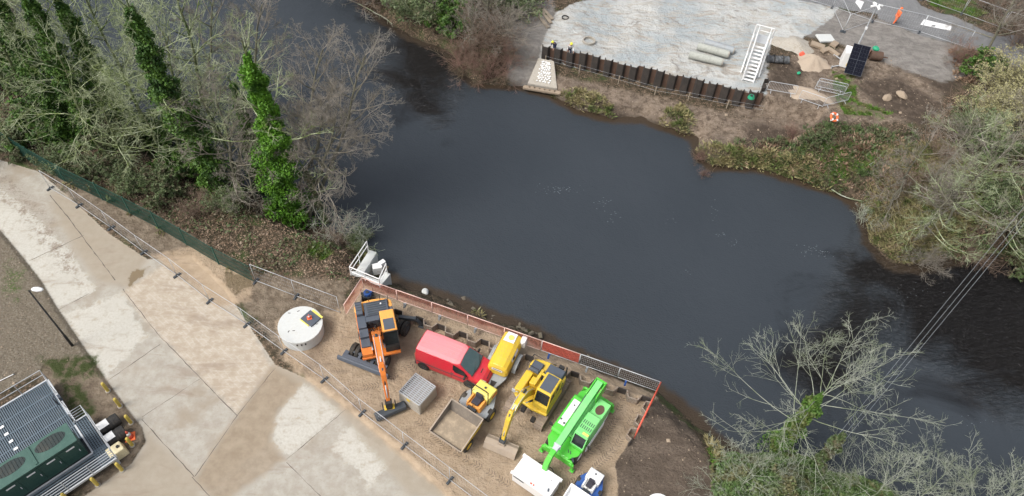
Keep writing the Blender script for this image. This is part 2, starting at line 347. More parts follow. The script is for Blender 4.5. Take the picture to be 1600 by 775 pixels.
masks = dict(
    conc=[CONC],
    pale=[[(-40, 270), (0, 292), (35, 318), (70, 350), (105, 385), (150, 455), (90, 482), (65, 440), (30, 395), (0, 360), (-60, 320)], [(100, 490), (195, 457), (215, 500), (228, 525), (165, 592)], [(425, 685), (428, 655), (450, 615), (470, 600), (490, 602), (535, 640), (505, 668), (450, 713)], [(520, 702), (540, 668), (552, 660), (585, 690), (616, 705), (610, 728), (575, 760), (550, 725)]],
    rough=[[(190, 455), (290, 395), (350, 440), (425, 575), (370, 646), (300, 575), (245, 520)]],
    tan=[[(440, 560), (430, 500), (520, 485), (545, 475), (563, 443), (700, 480), (1035, 605), (985, 690), (965, 775), (960, 900), (760, 860), (690, 770), (560, 655), (480, 594)], [(235, 398), (300, 385), (395, 435), (392, 470), (340, 480), (290, 440)]],
    sandy=[[(175, 360), (235, 398), (200, 450), (150, 440), (110, 380), (75, 300), (100, 300)], [(430, 565), (520, 600), (620, 690), (700, 775), (640, 775), (575, 700), (530, 645), (475, 598), (425, 650), (424, 690), (330, 760), (305, 745), (370, 650)], [(225, 670), (315, 750), (300, 860), (60, 900), (110, 780), (190, 735), (225, 700)]],
    soil=[[(1030, 612), (1062, 635), (1085, 655), (1100, 690), (1125, 775), (1130, 900), (960, 900), (966, 760), (962, 720), (985, 690), (1005, 650)]],
    mud=[[(385, 440), (420, 425), (545, 440), (535, 480), (515, 560), (440, 560), (400, 500), (350, 450)], [(60, 250), (240, 330), (400, 430), (240, 400), (110, 310)], [(70, 560), (150, 560), (200, 640), (230, 672), (200, 740), (120, 775), (60, 640)]],
    gravel=[[(-300, 230), (-60, 320), (0, 360), (30, 395), (65, 440), (90, 482), (165, 592), (150, 570), (70, 565), (60, 585), (-60, 640), (-300, 500)]],
    slurry=[[(868, 20), (895, 6), (960, -10), (1100, -60), (1200, -40), (1330, -20), (1300, 28), (1255, 60), (1205, 68), (1200, 95), (1197, 149), (843, 75)]],
    asph=[[(1120, -80), (1180, -35), (1250, 2), (1310, 12), (1370, 22), (1372, 30), (1440, 55), (1510, 76), (1560, 90), (1600, 110), (1640, 60), (1560, 55), (1440, 8), (1390, -40), (1350, -100)]],
    track=[[(1150, -20), (1250, 0), (1370, 30), (1510, 78), (1530, 110), (1470, 130), (1390, 100), (1320, 70), (1250, 55), (1180, 30)], [(800, 0), (865, 0), (868, 70), (840, 100), (800, 130), (790, 60)]],
    claymud=[[(1140, 165), (1190, 120), (1260, 70), (1400, 90), (1480, 135), (1465, 185), (1390, 192), (1290, 190), (1210, 205), (1100, 225), (1000, 185), (880, 160), (838, 140), (850, 95), (1180, 168)]],
    darkmud=[[(1405, 75), (1460, 80), (1530, 105), (1480, 150), (1440, 125), (1400, 100)], [(940, 140), (1020, 160), (1040, 185), (1000, 190), (955, 185)], [(1340, 130), (1400, 120), (1480, 170), (1440, 200), (1370, 165)], [(1180, 175), (1290, 195), (1420, 205), (1440, 250), (1340, 275), (1250, 250), (1160, 225)], [(1215, 95), (1260, 105), (1250, 140), (1200, 130)]],
    wedge=[[(425, 572), (470, 600), (432, 650), (422, 690), (445, 716), (400, 750), (340, 790), (305, 748), (370, 650)]],
    moss=[[(95, 590), (125, 600), (150, 640), (135, 665), (105, 640)], [(60, 560), (150, 556), (160, 585), (90, 590)]],
    trail=[[(0, 268), (30, 285), (75, 340), (115, 405), (125, 440), (95, 425), (60, 370), (20, 320), (-20, 300)]],
    puddle=[[(352, 425), (392, 430), (396, 448), (370, 458), (350, 445)], [(205, 425), (232, 418), (215, 440), (200, 448)]],
    grass=[[(1296, 112), (1336, 118), (1340, 160), (1395, 175), (1380, 185), (1320, 178), (1300, 150)], [(480, 385), (515, 375), (525, 395), (500, 408), (485, 400)], [(1450, -30), (1450, 5), (1520, 28), (1545, 20), (1500, -30)], [(1105, 680), (1180, 712), (1220, 760), (1300, 900), (1140, 900), (1125, 775)], [(10, 405), (40, 425), (30, 470), (0, 460)], [(90, 568), (140, 560), (150, 585), (100, 585)], [(95, 600), (125, 620), (130, 655), (110, 650)], [(1170, 215), (1290, 220), (1400, 225), (1420, 255), (1330, 270), (1190, 240)]],
)
mats_attr = {k: np.clip(union(X, Y, [GP(p) for p in v]), -4, 4) for k, v in masks.items()}
wd = np.clip(-sdp(X, Y, WATER), -2, 6)

g = NG('ground_surface'); P3 = g.coord(True)
n_big = g.noise(.35, 4, .6, P3); n_mid = g.noise(1.6, 5, .62, P3); n_f = g.noise(7, 5, .65, P3); n_ff = g.noise(28, 4, .7, P3)
def msk(name, amp=.5, soft=.12, nz=None, off=0.):
    a = g.attr(name).outputs['Fac']; e = g.math('ADD', a, g.math('MULTIPLY', g.math('SUBTRACT', nz or n_mid, .5), amp * 2)); return g.ramp(e, off - soft, off + soft)
vo = g.n('ShaderNodeTexVoronoi'); vo.inputs['Scale'].default_value = 11.; g.l(P3, vo.inputs['Vector'])
vs_ = g.n('ShaderNodeSeparateColor'); g.l(vo.outputs['Color'], vs_.inputs[0]); vr = vs_.outputs[0]; vg = vs_.outputs[1]
# woodland floor
c = g.mix(g.ramp(n_mid, .35, .65), (.04, .035, .02), (.11, .082, .055))
c = g.mix(g.ramp(vr, .72, .9), c, (.21, .15, .105)); c = g.mix(g.ramp(n_big, .52, .68), c, (.06, .085, .028))
dmp = g.ramp(g.attr('shore').outputs['Fac'], .0, .9)
c = g.mix(msk('gravel', .15, .05), c, g.mix(n_f, (.15, .125, .09), g.mix(g.ramp(vr, .6, .85), (.2, .168, .128), (.3, .265, .21))))
c = g.mix(msk('claymud', .6, .4), c, g.mix(g.ramp(g.math('ADD', g.math('MULTIPLY', n_mid, .6), g.math('MULTIPLY', n_f, .4)), .38, .6), (.115, .085, .062), g.mix(g.ramp(n_big, .4, .6), (.29, .23, .175), (.2, .16, .125))))
c = g.mix(g.math('MULTIPLY', msk('darkmud', .9, .5), g.ramp(n_mid, .35, .55, .3, 1.)), c, (.075, .056, .042))
c = g.mix(msk('track', .5, .3), c, g.mix(g.ramp(g.noise(.8, 5, .6, P3, 1., sc3=(.8, 1.5, 1, R(-22))), .35, .65), (.2, .185, .17), (.28, .262, .24)))
wv = g.noise(.5, 5, .65, P3, 2.5, sc3=(.5, 1.8, 1, R(20)))
sl_c = g.mix(g.ramp(g.noise(.22, 3, .5, P3), .4, .6), (.39, .425, .435), (.52, .525, .505)); sl_c = g.mix(g.math('MULTIPLY', g.ramp(wv, .5, .6), .85), sl_c, (.44, .41, .36)); sl_c = g.mix(g.math('MULTIPLY', g.ramp(g.noise(.28, 5, .6, P3, 3., sc3=(.6, 1.7, 1, R(35))), .55, .66), .7), sl_c, (.33, .28, .225)); sl_c = g.mix(g.math('MULTIPLY', g.ramp(g.noise(.35, 5, .6, P3, 2.2), .57, .68), .8), sl_c, (.28, .26, .235)); sl_c = g.mix(g.math('MULTIPLY', g.ramp(n_f, .45, .75), .25), sl_c, (.3, .31, .31))
c = g.mix(msk('slurry', .4, .12), c, sl_c)
c = g.mix(msk('asph', .25, .15), c, g.mix(n_mid, (.19, .195, .2), (.25, .25, .25)))
c = g.mix(msk('mud', .5, .3), c, g.mix(g.ramp(n_mid, .35, .65), (.15, .115, .082), (.26, .21, .155)))
# concrete
cn = g.mix(g.ramp(n_mid, .3, .7), (.35, .32, .27), (.43, .405, .355)); cn = g.mix(g.ramp(n_big, .5, .7), cn, (.33, .285, .225)); cn = g.mix(g.math('MULTIPLY', g.ramp(n_f, .5, .75), .35), cn, (.25, .2, .15))
pal = g.mix(g.ramp(n_f, .35, .7), (.53, .515, .465), (.45, .425, .365)); pal = g.mix(g.ramp(n_mid, .5, .72), pal, (.4, .355, .29))
cc = g.mix(g.math('MULTIPLY', msk('pale', .8, .16), g.ramp(g.math('ADD', g.math('MULTIPLY', n_f, .5), g.math('MULTIPLY', n_big, .5)), .3, .5, .45, 1.)), cn, pal)
bw = g.n('ShaderNodeTexBrick'); bw.inputs['Scale'].default_value = .95; bw.inputs['Mortar Size'].default_value = .045; bw.inputs['Mortar Smooth'].default_value = .6
mpp = g.n('ShaderNodeMapping'); mpp.inputs['Rotation'].default_value = (0, 0, R(47)); mpp.inputs['Scale'].default_value = (.8, 1.1, 1); g.l(P3, mpp.inputs[0])
vadd = g.n('ShaderNodeVectorMath', operation='ADD'); nc = g.n('ShaderNodeTexNoise'); nc.inputs['Scale'].default_value = .6; g.l(P3, nc.inputs['Vector']); nsc = g.n('ShaderNodeVectorMath', operation='SCALE'); nsc.inputs['Scale'].default_value = .45; g.l(nc.outputs['Color'], nsc.inputs[0]); g.l(mpp.outputs[0], vadd.inputs[0]); g.l(nsc.outputs[0], vadd.inputs[1]); g.l(vadd.outputs[0], bw.inputs['Vector'])
scr = g.noise(1.4, 4, .7, P3, .6, sc3=(.7, 4.5, 1, R(-28)))
rgh = g.mix(g.ramp(n_mid, .35, .65), (.39, .325, .25), (.46, .4, .325)); rgh = g.mix(g.math('MULTIPLY', bw.outputs['Fac'], g.ramp(n_mid, .4, .62, .0, .5)), rgh, (.52, .48, .41)); rgh = g.mix(g.math('MULTIPLY', g.ramp(scr, .5, .66), .35), rgh, (.55, .5, .43))
cc = g.mix(msk('rough', .5, .2), cc, rgh)
cc = g.mix(g.math('MULTIPLY', msk('sandy', .5, .35), .85), cc, g.mix(n_mid, (.29, .245, .185), (.385, .335, .265)))
stn = g.ramp(g.noise(.45, 4, .65, P3, .8, sc3=(.35, 1.6, 1, R(35))), .54, .7); cc = g.mix(g.math('MULTIPLY', stn, .55), cc, (.27, .21, .16))
cc = g.mix(g.math('MULTIPLY', msk('wedge', .5, .25), .8), cc, g.mix(g.ramp(n_mid, .3, .7), (.26, .205, .145), (.34, .275, .2)))
cc = g.mix(g.math('MULTIPLY', msk('trail', .6, .5), g.ramp(g.math('ADD', g.math('MULTIPLY', n_mid, .6), g.math('MULTIPLY', n_f, .4)), .42, .62, 0., .8)), cc, (.22, .175, .135))
c = g.mix(msk('conc', .12, .05, n_f), c, cc)
tn = g.mix(g.ramp(n_mid, .3, .7), (.37, .28, .19), (.45, .35, .25)); tn = g.mix(g.math('MULTIPLY', g.ramp(n_f, .5, .78), .25), tn, (.27, .2, .135)); tn = g.mix(g.ramp(n_big, .55, .7), tn, (.29, .22, .155))
tn = g.mix(g.math('MULTIPLY', g.ramp(g.noise(1.0, 5, .7, P3, .4, sc3=(.4, 2.4, 1, R(62))), .55, .68), .5), tn, (.24, .185, .135))
c = g.mix(msk('tan', .3, .2), c, tn)
c = g.mix(msk('soil', .25, .06), c, g.mix(g.ramp(n_f, .25, .75), (.1, .077, .058), g.mix(g.ramp(g.noise(.7, 5, .65, P3, .8, sc3=(.4, 1.6, 1, R(70))), .4, .62), (.11, .085, .066), (.19, .15, .118))))
c = g.mix(g.math('MULTIPLY', msk('grass', 2.2, .6, None, .35), g.ramp(n_f, .38, .6)), c, g.mix(n_ff, (.055, .095, .025), (.1, .15, .035)))
c = g.mix(msk('puddle', .6, .15), c, (.21, .16, .1))
c = g.mix(g.math('MULTIPLY', msk('moss', .6, .3), g.ramp(n_mid, .35, .55)), c, (.05, .065, .02))
c = g.mix(g.math('SUBTRACT', 1., dmp), c, (.035, .03, .02))
c = g.mix(g.math('MULTIPLY', g.ramp(n_ff, .56, .75), .16), c, (.14, .11, .085))
g.l(c, g.b.inputs['Base Color']); pud = msk('puddle', .6, .15); g.l(g.ramp(pud, 0, 1, .92, .12), g.b.inputs['Roughness']); g.b.inputs['Specular IOR Level'].default_value = .25
hmud = g.math('MULTIPLY', g.math('SUBTRACT', 1., g.ramp(g.attr('conc').outputs['Fac'], -.3, .1)), g.math('ADD', n_f, g.math('MULTIPLY', n_mid, 2.6)))
g.l(g.bump(g.math('ADD', g.math('MULTIPLY', n_ff, .25), hmud), .8, .16), g.b.inputs['Normal'])
ground = raw_mesh('ground', np.stack([X, Y, Z], 1), F4, g.m, smooth=True)
for k, a in list(mats_attr.items()) + [('shore', wd)]:
    at = ground.data.attributes.new(k, 'FLOAT', 'POINT'); at.data.foreach_set('value', a.astype(np.float32))
tag(ground, kind='structure')

# water
wx = axis([(-400, -60, 20), (-60, 60, .6), (60, 400, 20)]); wy = axis([(-100, 10, 10), (10, 80, .6), (80, 500, 20)])
XW, YW = np.meshgrid(wx, wy); kx, ky = len(wx), len(wy); XW = XW.ravel(); YW = YW.ravel(); jj = np.arange(kx * ky).reshape(ky, kx)
FW = np.stack([jj[:-1, :-1].ravel(), jj[:-1, 1:].ravel(), jj[1:, 1:].ravel(), jj[1:, :-1].ravel()], 1)
river = NG('river_water'); g = river; P3 = g.coord(True)
rapids_reflection = g.attr('rapids_reflection').outputs['Fac']; rapids_refl_mix = g.ramp(g.math('ADD', rapids_reflection, g.math('MULTIPLY', g.math('SUBTRACT', g.noise(.16, 6, .62, P3, .7), .5), 22.)), -2.5, 3.5)
shl = g.ramp(g.math('ADD', g.attr('depth').outputs['Fac'], g.math('MULTIPLY', g.math('SUBTRACT', g.noise(1.2, 4, .6, P3), .5), .8)), .0, .6)
c = g.mix(g.noise(.12, 3, .5, P3), (.031, .038, .046), (.043, .051, .06))
c = g.mix(rapids_refl_mix, c, (.008, .0075, .008)); c = g.mix(shl, (.05, .036, .024), c)  # dark tone mixes rapids with painted reflections of the bank trees
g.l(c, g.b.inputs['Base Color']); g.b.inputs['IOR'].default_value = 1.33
g.l(g.ramp(rapids_refl_mix, 0, 1, .24, .1), g.b.inputs['Roughness'])
r1 = g.noise(1.6, 5, .6, P3, .5); r2 = g.noise(7, 4, .6, P3, .3, sc3=(1, 1.6, 1, R(30))); r3 = g.noise(2.2, 4, .65, P3, 1.2, sc3=(.8, 2.2, 1, R(-50)))
hgt = g.math('ADD', g.math('MULTIPLY', r1, .35), g.math('ADD', g.math('MULTIPLY', r2, .34), g.math('MULTIPLY', g.math('MULTIPLY', r3, g.ramp(rapids_reflection, -2., 1.)), 2.6)))
g.l(g.bump(hgt, .9, .14), g.b.inputs['Normal'])
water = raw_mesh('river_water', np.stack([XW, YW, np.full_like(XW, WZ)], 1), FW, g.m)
RAPIDS_REFLECTION = [GP([(1352, 360), (1300, 470), (1256, 570), (1262, 640), (1310, 600), (1390, 545), (1470, 575), (1560, 640), (1700, 700), (2200, 800), (2000, 300), (1400, 380)], WZ), GP([(600, 0), (585, 90), (640, 150), (690, 190), (720, 130), (760, 110), (690, 0)], WZ)]  # right rapids with tree reflection, then the bend with bush reflection, both painted dark
for k, a in (('rapids_reflection', np.clip(union(XW, YW, RAPIDS_REFLECTION), -14, 14)), ('depth', np.clip(sdp(XW, YW, WATER), -2, 4))):
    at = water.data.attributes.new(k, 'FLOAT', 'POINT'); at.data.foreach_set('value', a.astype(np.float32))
tag(water, kind='structure')

# slab joints: narrow tar filled grooves laid on the concrete
jb = MB()
def strip(pts, wdt, z=.006, seed=1):
    rr = random.Random(seed); P_ = [G(x, y) for x, y in pts]; out = []
    for a, b in zip(P_, P_[1:]):
        n = max(2, int((b - a).length / .35))
        for i in range(n): out.append(a.lerp(b, i / n))
    out.append(P_[-1]); vs = []
    for i, p in enumerate(out):
        d = (out[min(i + 1, len(out) - 1)] - out[max(i - 1, 0)]).normalized(); s_ = Vector((-d.y, d.x, 0)); w_ = wdt * 1.0 * rr.uniform(.2, 1.1); o_ = s_ * rr.uniform(-.02, .02)
        vs += [p + o_ + s_ * w_ / 2 + Vector((0, 0, z)), p + o_ - s_ * w_ / 2 + Vector((0, 0, z))]
    jb.add(vs, [(2 * i, 2 * i + 1, 2 * i + 3, 2 * i + 2) for i in range(len(out) - 1)])
for k, (pts, wdt) in enumerate([([(78, 305), (105, 338), (135, 378), (180, 438)], .07), ([(45, 408), (132, 367)], .06), ([(192, 452), (245, 520), (312, 590), (371, 650)], .05), ([(168, 595), (250, 538)], .05), ([(222, 655), (262, 700), (304, 745)], .06), ([(222, 652), (312, 592)], .03), ([(370, 650), (305, 744)], .05), ([(448, 722), (505, 780)], .05), ([(448, 718), (540, 640)], .05), ([(92, 484), (140, 458)], .05), ([(300, 745), (350, 800)], .05), ([(370, 650), (430, 575)], .04)]): strip(pts, wdt, seed=k)
tag(jb.build('slab_joints', M['joint']), kind='structure')
pm = MB(); a = [G(1438, 38), G(1444, 30), G(1486, 42), G(1484, 50)]; pm.add([p + Vector((0, 0, .3 * 0 + gz(p.x, p.y) + .03)) for p in a], [(0, 1, 2, 3)])
b_ = [G(1336, 4), G(1339, 0), G(1350, 3), G(1345, 14)]
pm.add([p + Vector((0, 0, gz(p.x, p.y) + .03)) for p in b_], [(0, 1, 2, 3)])
tag(pm.build('road_marking', M['road_paint']), kind='structure')

# ------------------------------------------------------------------ sheet piling
def pile_wall(a, b, z0, z1, pitch, depth, name, label, cat, m1, m2, side=1, jag=.0, seed=1, grp=None, pans=True):
    a = Vector(a); b = Vector(b); L = (b - a).length; d = (b - a).normalized(); nrm = Vector((-d.y, d.x)) * side
    n = max(1, round(L / pitch)); p = L / n; rr = random.Random(seed); root = empty(name, (a.x, a.y, z0), 0, label, cat, grp); t = .035
    for i in range(n):
        for half in (0, 1):
            mb = MB(); s0 = p * i; zt = z1 - z0 + rr.uniform(-jag, jag)
            w0 = .62 if side == 1 and depth < 0 else .74; pts = [(s0, 0), (s0 + p * .12, depth), (s0 + p * (w0 - .12), depth), (s0 + p * w0, 0)] if half == 0 else [(s0 + p * w0, 0), (s0 + p, 0)]
            if half: zt -= jag * 1.2
            out = []
            for q, off in pts:
                out.append(((d * q + nrm * off)))
            for q0, q1 in zip(out, out[1:]):
                mb.bar((q0.x, q0.y, zt / 2), (q1.x, q1.y, zt / 2), t * 2, zt)
            mb.build('pile_pan' if half == 0 else 'pile_web', m1 if half == 0 else m2, root, .006)
    return root
pile_wall((-9.95, 28.55), (9.25, 22.3), -2.6, .62, 1.52, -.42, 'sheet_pile_wall', 'rusty brown zigzag sheet pile wall holding the yard above the river', 'retaining wall', M['pile'], M['dpile'], 1, .03, 2)  # dark webs have the shadow of the recesses put into their colour
pile_wall((9.3, 22.1), (7.75, 19.3), -1.2, .5, 1.1, .35, 'sheet_pile_wall', 'short return of sheet piles under the red rail beside the dark soil', 'retaining wall', M['pile'], M['dpile'], -1, .05, 3)

nA = G(846, 92, -1.25); nB = G(1184, 170, -1.25)
pile_wall(nA.xy, nB.xy, -2.2, .5, 20.3 / 17, -.34, 'sheet_pile_wall', 'dark rusty sheet pile wall in front of the grey slurry platform', 'retaining wall', M['dpile'], M['rust'], 1, .16, 4)
eB = G(1192, 122, 0)
pile_wall((nB.x, nB.y), (nB.x + .9, nB.y + 2.4), -1.6, .5, 1.1, .3, 'sheet_pile_wall', 'dark end return of the far sheet pile wall below the white stair', 'retaining wall', M['dpile'], M['dpile'], 1, .1, 5)

# ------------------------------------------------------------------ barriers on the piles
def mesh_panel(name, L, h, frame_m, mesh_m, label, cat, group, dx=.1, dz=.14, br=.011, fr=.024, rail_m=None, feet=True, stay=False):
    r = empty(name, (0, 0, 0), 0, label, cat, group)
    f = MB(); f.tube([(0, 0, .12), (0, 0, h)], fr, 6); f.tube([(L, 0, .12), (L, 0, h)], fr, 6); f.tube([(0, 0, .14), (L, 0, .14)], fr, 6)
    if not rail_m: f.tube([(0, 0, h), (L, 0, h)], fr, 6)
    f.build('frame', frame_m, r, smooth=True)
    if rail_m: MB().tube([(0, 0, h), (L, 0, h)], fr * 1.5, 6).build('top_rail', rail_m, r, smooth=True)
    q = MB(); k = int(L / dx)
    for i in range(1, k): q.tube([(L * i / k, 0, .14), (L * i / k, 0, h)], br, 3, False)
    k = int((h - .14) / dz)
    for i in range(1, k): q.tube([(0, .008, .14 + (h - .14) * i / k), (L, .008, .14 + (h - .14) * i / k)], br, 3, False)
    q.build('mesh_infill', mesh_m, r)
    if feet:
        b = MB(); b.box(-.3, .3, -.09, .09, 0, .11, Matrix.Rotation(R(90), 4, 'Z'), .03, .02); b.build('foot_block', M['dgrey'], r, .02)
        MB().box(-.05, .05, -.04, .04, .125, .2).build('clamp', M['dgrey'], r)
    return r
rail = [G(565, 434, 1.9), G(700, 475.3, 1.9), G(901, 545.5, 1.9), G(1032.7, 597, 1.9)]
A0 = Vector(rail[0][:2]); A1 = Vector(rail[3][:2]); dirr = (A1 - A0).normalized(); LL = (A1 - A0).length; npn = 8; pl = LL / npn; az_ = math.atan2(dirr.y, dirr.x)
kinds = ['o', 'o', 'o', 'o', 'o', 'r', 'g', 'g']
labs = {0: 'faded orange mesh barrier beside the outfall at the upstream corner of the yard', 1: 'faded orange mesh barrier behind the orange excavator on the river piles', 2: 'faded orange mesh barrier on the piles above the middle of the red van', 3: 'faded orange mesh barrier on the piles just upstream of the yellow bowser', 4: 'faded orange mesh barrier directly behind the white end of the yellow bowser', 5: 'bright red netted barrier panel behind the yellow tracked excavator', 6: 'plain grey mesh barrier panel next to the red netted panel', 7: 'plain grey mesh barrier panel ending at the river corner of the yard'}
for i in range(npn):
    k = kinds[i]; fm, mm, rm = (M['pinkrail'], M['orangenet'], M['pinkrail']) if k == 'o' else ((M['galv'], M['rednet'], M['pinkrail']) if k == 'r' else (M['galv'], M['galv'], M['galv']))
    p = mesh_panel('edge_barrier', pl - .04, 1.28, fm, mm, labs[i], 'barrier', 'mesh barriers along the river edge', {'o': .09, 'r': .08, 'g': .12}[k], {'o': .12, 'r': .1, 'g': .2}[k], {'o': .006, 'r': .009, 'g': .003}[k], .018, rm, feet=False)
    q = A0 + dirr * pl * i; p.location = (q.x, q.y, .62); p.rotation_euler = (0, 0, az_)
    MB().box(.5, .62, -.22, .05, -.25, .02).box(.52, .6, -.2, -.16, .0, .3).build('clamp', M['blue'] if i in (0, 5, 7) else M['grey'], p)
for a, b, rm, mm, lab, z in ((G(537, 476, 1.9), G(565, 434, 1.9), M['pinkrail'], M['orangenet'], 'short faded orange barrier panel left of the orange excavator', .62), (G(996, 671.5, 1.9), G(1032.7, 597, 1.9), M['redrail'], M['rednet'], 'red railed barrier along the end of the yard beside the dark soil', .62)):
    L = (b - a).length; p = mesh_panel('edge_barrier', L, 1.28, M['pinkrail'] if rm is M['pinkrail'] else M['redrail'], mm, lab, 'barrier', 'mesh barriers along the river edge', .09, .12, .007, .02 if rm is M['pinkrail'] else .03, rm, feet=False)
    p.location = (a.x, a.y, z); p.rotation_euler = (0, 0, math.atan2(b.y - a.y, b.x - a.x))

# ------------------------------------------------------------------ site fences
hp = mesh_panel('fence_panel', 3.44, 1.95, M['galv'], M['galv'], 'x', 'fence panel', 'x', .17, .45, .0022, .019)
fpts = [(79, 295), (124, 322), (174, 357), (225, 395), (277, 431), (328, 471), (386, 508), (444, 550), (507, 594), (566, 646), (632, 697), (703, 751), (775, 806)]
hl = ['galvanised mesh fence panel at the far end of the concrete road', 'second fence panel from the far end by the concrete road', 'third fence panel from the far end beside the road joint', 'mesh fence panel beside the upper edge of the muddy puddle', 'mesh fence panel just above the rough scored concrete slab', 'mesh fence panel beside the sandy puddle and scored slab', 'mesh fence panel upstream of the round concrete chamber', 'mesh fence panel right below the round concrete chamber', 'mesh fence panel below the blade of the orange excavator', 'mesh fence panel passing over the bucket of the orange excavator', 'mesh fence panel between the grated cube and the pale concrete patch', 'mesh fence panel closest to the bottom edge of the photo']
FG = 'mesh fence panels between the concrete road and the yard'
first = True
def put_panel(a, b, label, group, base=hp, nat=3.44, hs_=1.):
    global first
    r = base if first and base is hp else dup(base)
    if base is hp: first = False
    d = b - a; r.location = (a.x, a.y, min(a.z, b.z)); r.rotation_euler = (0, math.atan2(-(b.z - a.z), (b.xy - a.xy).length) if a.z <= b.z else -math.atan2(b.z - a.z, (b.xy - a.xy).length), math.atan2(d.y, d.x)); r.location = a
    r.scale = (d.length / nat, 1, hs_); r['label'] = label; r['group'] = group
    return r
for i in range(12):
    a = G(*fpts[i]); b = G(*fpts[i + 1]); put_panel(a, b, hl[i], FG)
for i, (a, b, lb) in enumerate([((400, 440), (463, 464), 'mesh fence panel joined to the end of the green fence'), ((463, 464), (532, 490), 'mesh fence panel ending in the mud beside the orange barrier')]):
    put_panel(G(*a), G(*b), lb, 'two mesh panels closing off the muddy bank')
fr = [((1240, -6), (1300, 12), 'mesh fence panel nearest the top edge beside the grey platform'), ((1300, 12), (1363, 34), 'mesh fence panel behind the camera mast'), ((1363, 34), (1436, 51), 'mesh fence panel between the walking worker and the mud'), ((1436, 51), (1508, 75), 'mesh fence panel beside the white road patch'), ((1317, 50), (1363, 34), 'mesh fence panel angled out as an open gate'), ((1317, 50), (1300, 12), 'mesh fence panel set crosswise next to the open gate')]
for a, b, lb in fr: put_panel(on(*a), on(*b), lb, 'mesh fence panels along the far road')
for a, b, lb in [((1440, 0), (1502, 22), 'mesh fence panel on the grass verge beyond the far road'), ((1502, 22), (1562, 44), 'mesh fence panel beyond the road in front of the bare tree'), ((1562, 44), (1625, 66), 'mesh fence panel running out of the right edge beyond the road')]:
    put_panel(on(*a), on(*b), lb, 'mesh fence panels beyond the far road')

# green fence by the trees
gp_ = [(-70, 175), (0, 222), (55, 258), (103, 285), (161, 313), (205, 335), (248, 357), (292, 383), (342, 413), (397, 441)]
for i, (a, b) in enumerate(zip(gp_, gp_[1:])):
    A = on(*a); B = on(*b); L = (B - A).length
    r = empty('green_fence', A, math.atan2(B.y - A.y, B.x - A.x), ['green mesh fence bay just past the left edge of the picture', 'green mesh fence bay at the left edge under the trees', 'second green mesh fence bay from the left edge', 'green mesh fence bay under the drooping branches, third from the left', 'green mesh fence bay opposite the far end of the grey panels', 'middle green mesh fence bay half hidden by twigs', 'green mesh fence bay behind the dark muddy strip', 'green mesh fence bay above the wet puddle', 'last green mesh fence bay, joining the two grey mesh panels'][i], 'fence', 'bays of the green fence beside the trees')
    r.rotation_euler = (0, -math.atan2(B.z - A.z, (B.xy - A.xy).length), r.rotation_euler.z)
    MB().box(-.035, .035, -.035, .035, 0, 1.9).build('post', M['fgreen'], r)
    q = MB(); k = int(L / .1)
    for j in range(1, k): q.bar((L * j / k, 0, .08), (L * j / k, 0, 1.8), .024)
    for z in (.1, .6, 1.15, 1.75): q.bar((0, .02, z), (L, .02, z), .03, .045)
    q.build('mesh_infill', M['fgreen'], r)

# ------------------------------------------------------------------ street lamp
lp = G(113, 540); r = empty('street_lamp', lp, 0, 'black street lamp column with a white lantern beside the gravel', 'street lamp')
MB().tube([(0, 0, 0), (0, 0, 1.2), (0, 0, 1.25), (0, 0, 6.0)], [.085, .085, .06, .045], 10).build('column', M['black'], r, smooth=True)
MB().tube([(0, 0, 5.95), (.25, .03, 6.05), (.4, .04, 6.08)], .03, 6).build('bracket', M['black'], r)
l_ = MB(); rings = []
for x, w_, h_ in ((.2, .05, .04), (.3, .14, .09), (.55, .17, .11), (.8, .12, .08), (.88, .04, .03)):
    rings.append([(x, .04 + w_ * math.cos(t), 6.12 + h_ * math.sin(t)) for t in [2 * PI * k / 10 for k in range(10)]])
l_.loft(rings).build('lantern', M['white'], r, smooth=True)

# ------------------------------------------------------------------ round concrete chamber
def ngon(mb, r_, z0, z1, n=40, r2=None):
    mb.tube([(0, 0, z0), (0, 0, z1)], [r_, r2 or r_], n)
r = empty('concrete_chamber', (-13.35, 25.75, 0), 0, 'large round pale concrete chamber with a flat lid beside the fence', 'manhole chamber')
q = MB(); ngon(q, 1.38, 0, .86, 48); q.build('shaft_ring', M['concrete'], r, .03)
q = MB(); ngon(q, 1.43, .862, 1.06, 48); q.build('lid', M['concrete'], r, .03)
q = MB()
for (x, y, a) in ((-.35, 1.0, .6), (-.6, -.6, 1.2), (-.3, -.52, .2), (1.05, .1, .3), (-.9, .8, 0)): q.cb((x, y, 1.063), (.16, .05, .012), a)
for k in (-.1, .1, .28): q.cb((math.sin(k + .15) * 1.385, -math.cos(k + .15) * 1.385, .72), (.09, .03, .17), k)
q.build('lifting_slot', M['dpile'], r)
t = empty('access_hatch', (-12.75, 26.2, 1.06), R(-35), 'grey square hatch cover with yellow edges lying on the concrete chamber', 'hatch cover')
MB().box(-.5, .5, -.42, .42, 0, .12).build('cover', M['slate'], t, .02)
MB().box(-.42, .5, .44, .6, 0, .04).box(-.5, .3, -.5, -.44, 0, .06).build('edge_strip', M['yellow_pale'], t)
def cone(loc, label, h=.5, grp=None, name='traffic_cone'):
    r = empty(name, loc, .4, label, 'traffic cone', grp)
    MB().box(-h * .38, h * .38, -h * .38, h * .38, 0, .04).build('base', M['hivis'], r, .01)
    MB().tube([(0, 0, .04), (0, 0, h * .4)], [h * .27, h * .19], 16).tube([(0, 0, h * .72), (0, 0, h)], [h * .115, h * .04], 16).build('cone_body', M['redrail'], r, smooth=True)
    MB().tube([(0, 0, h * .4), (0, 0, h * .72)], [h * .192, h * .117], 16).build('reflective_sleeve', M['white'], r, smooth=True)
    return r
cone((-12.83, 26.2, 1.18), 'small orange and white cone standing on the hatch of the round chamber', .4)
cone((-21.75, 17.85, 0), 'red and white traffic cone beside the black drums', .75)
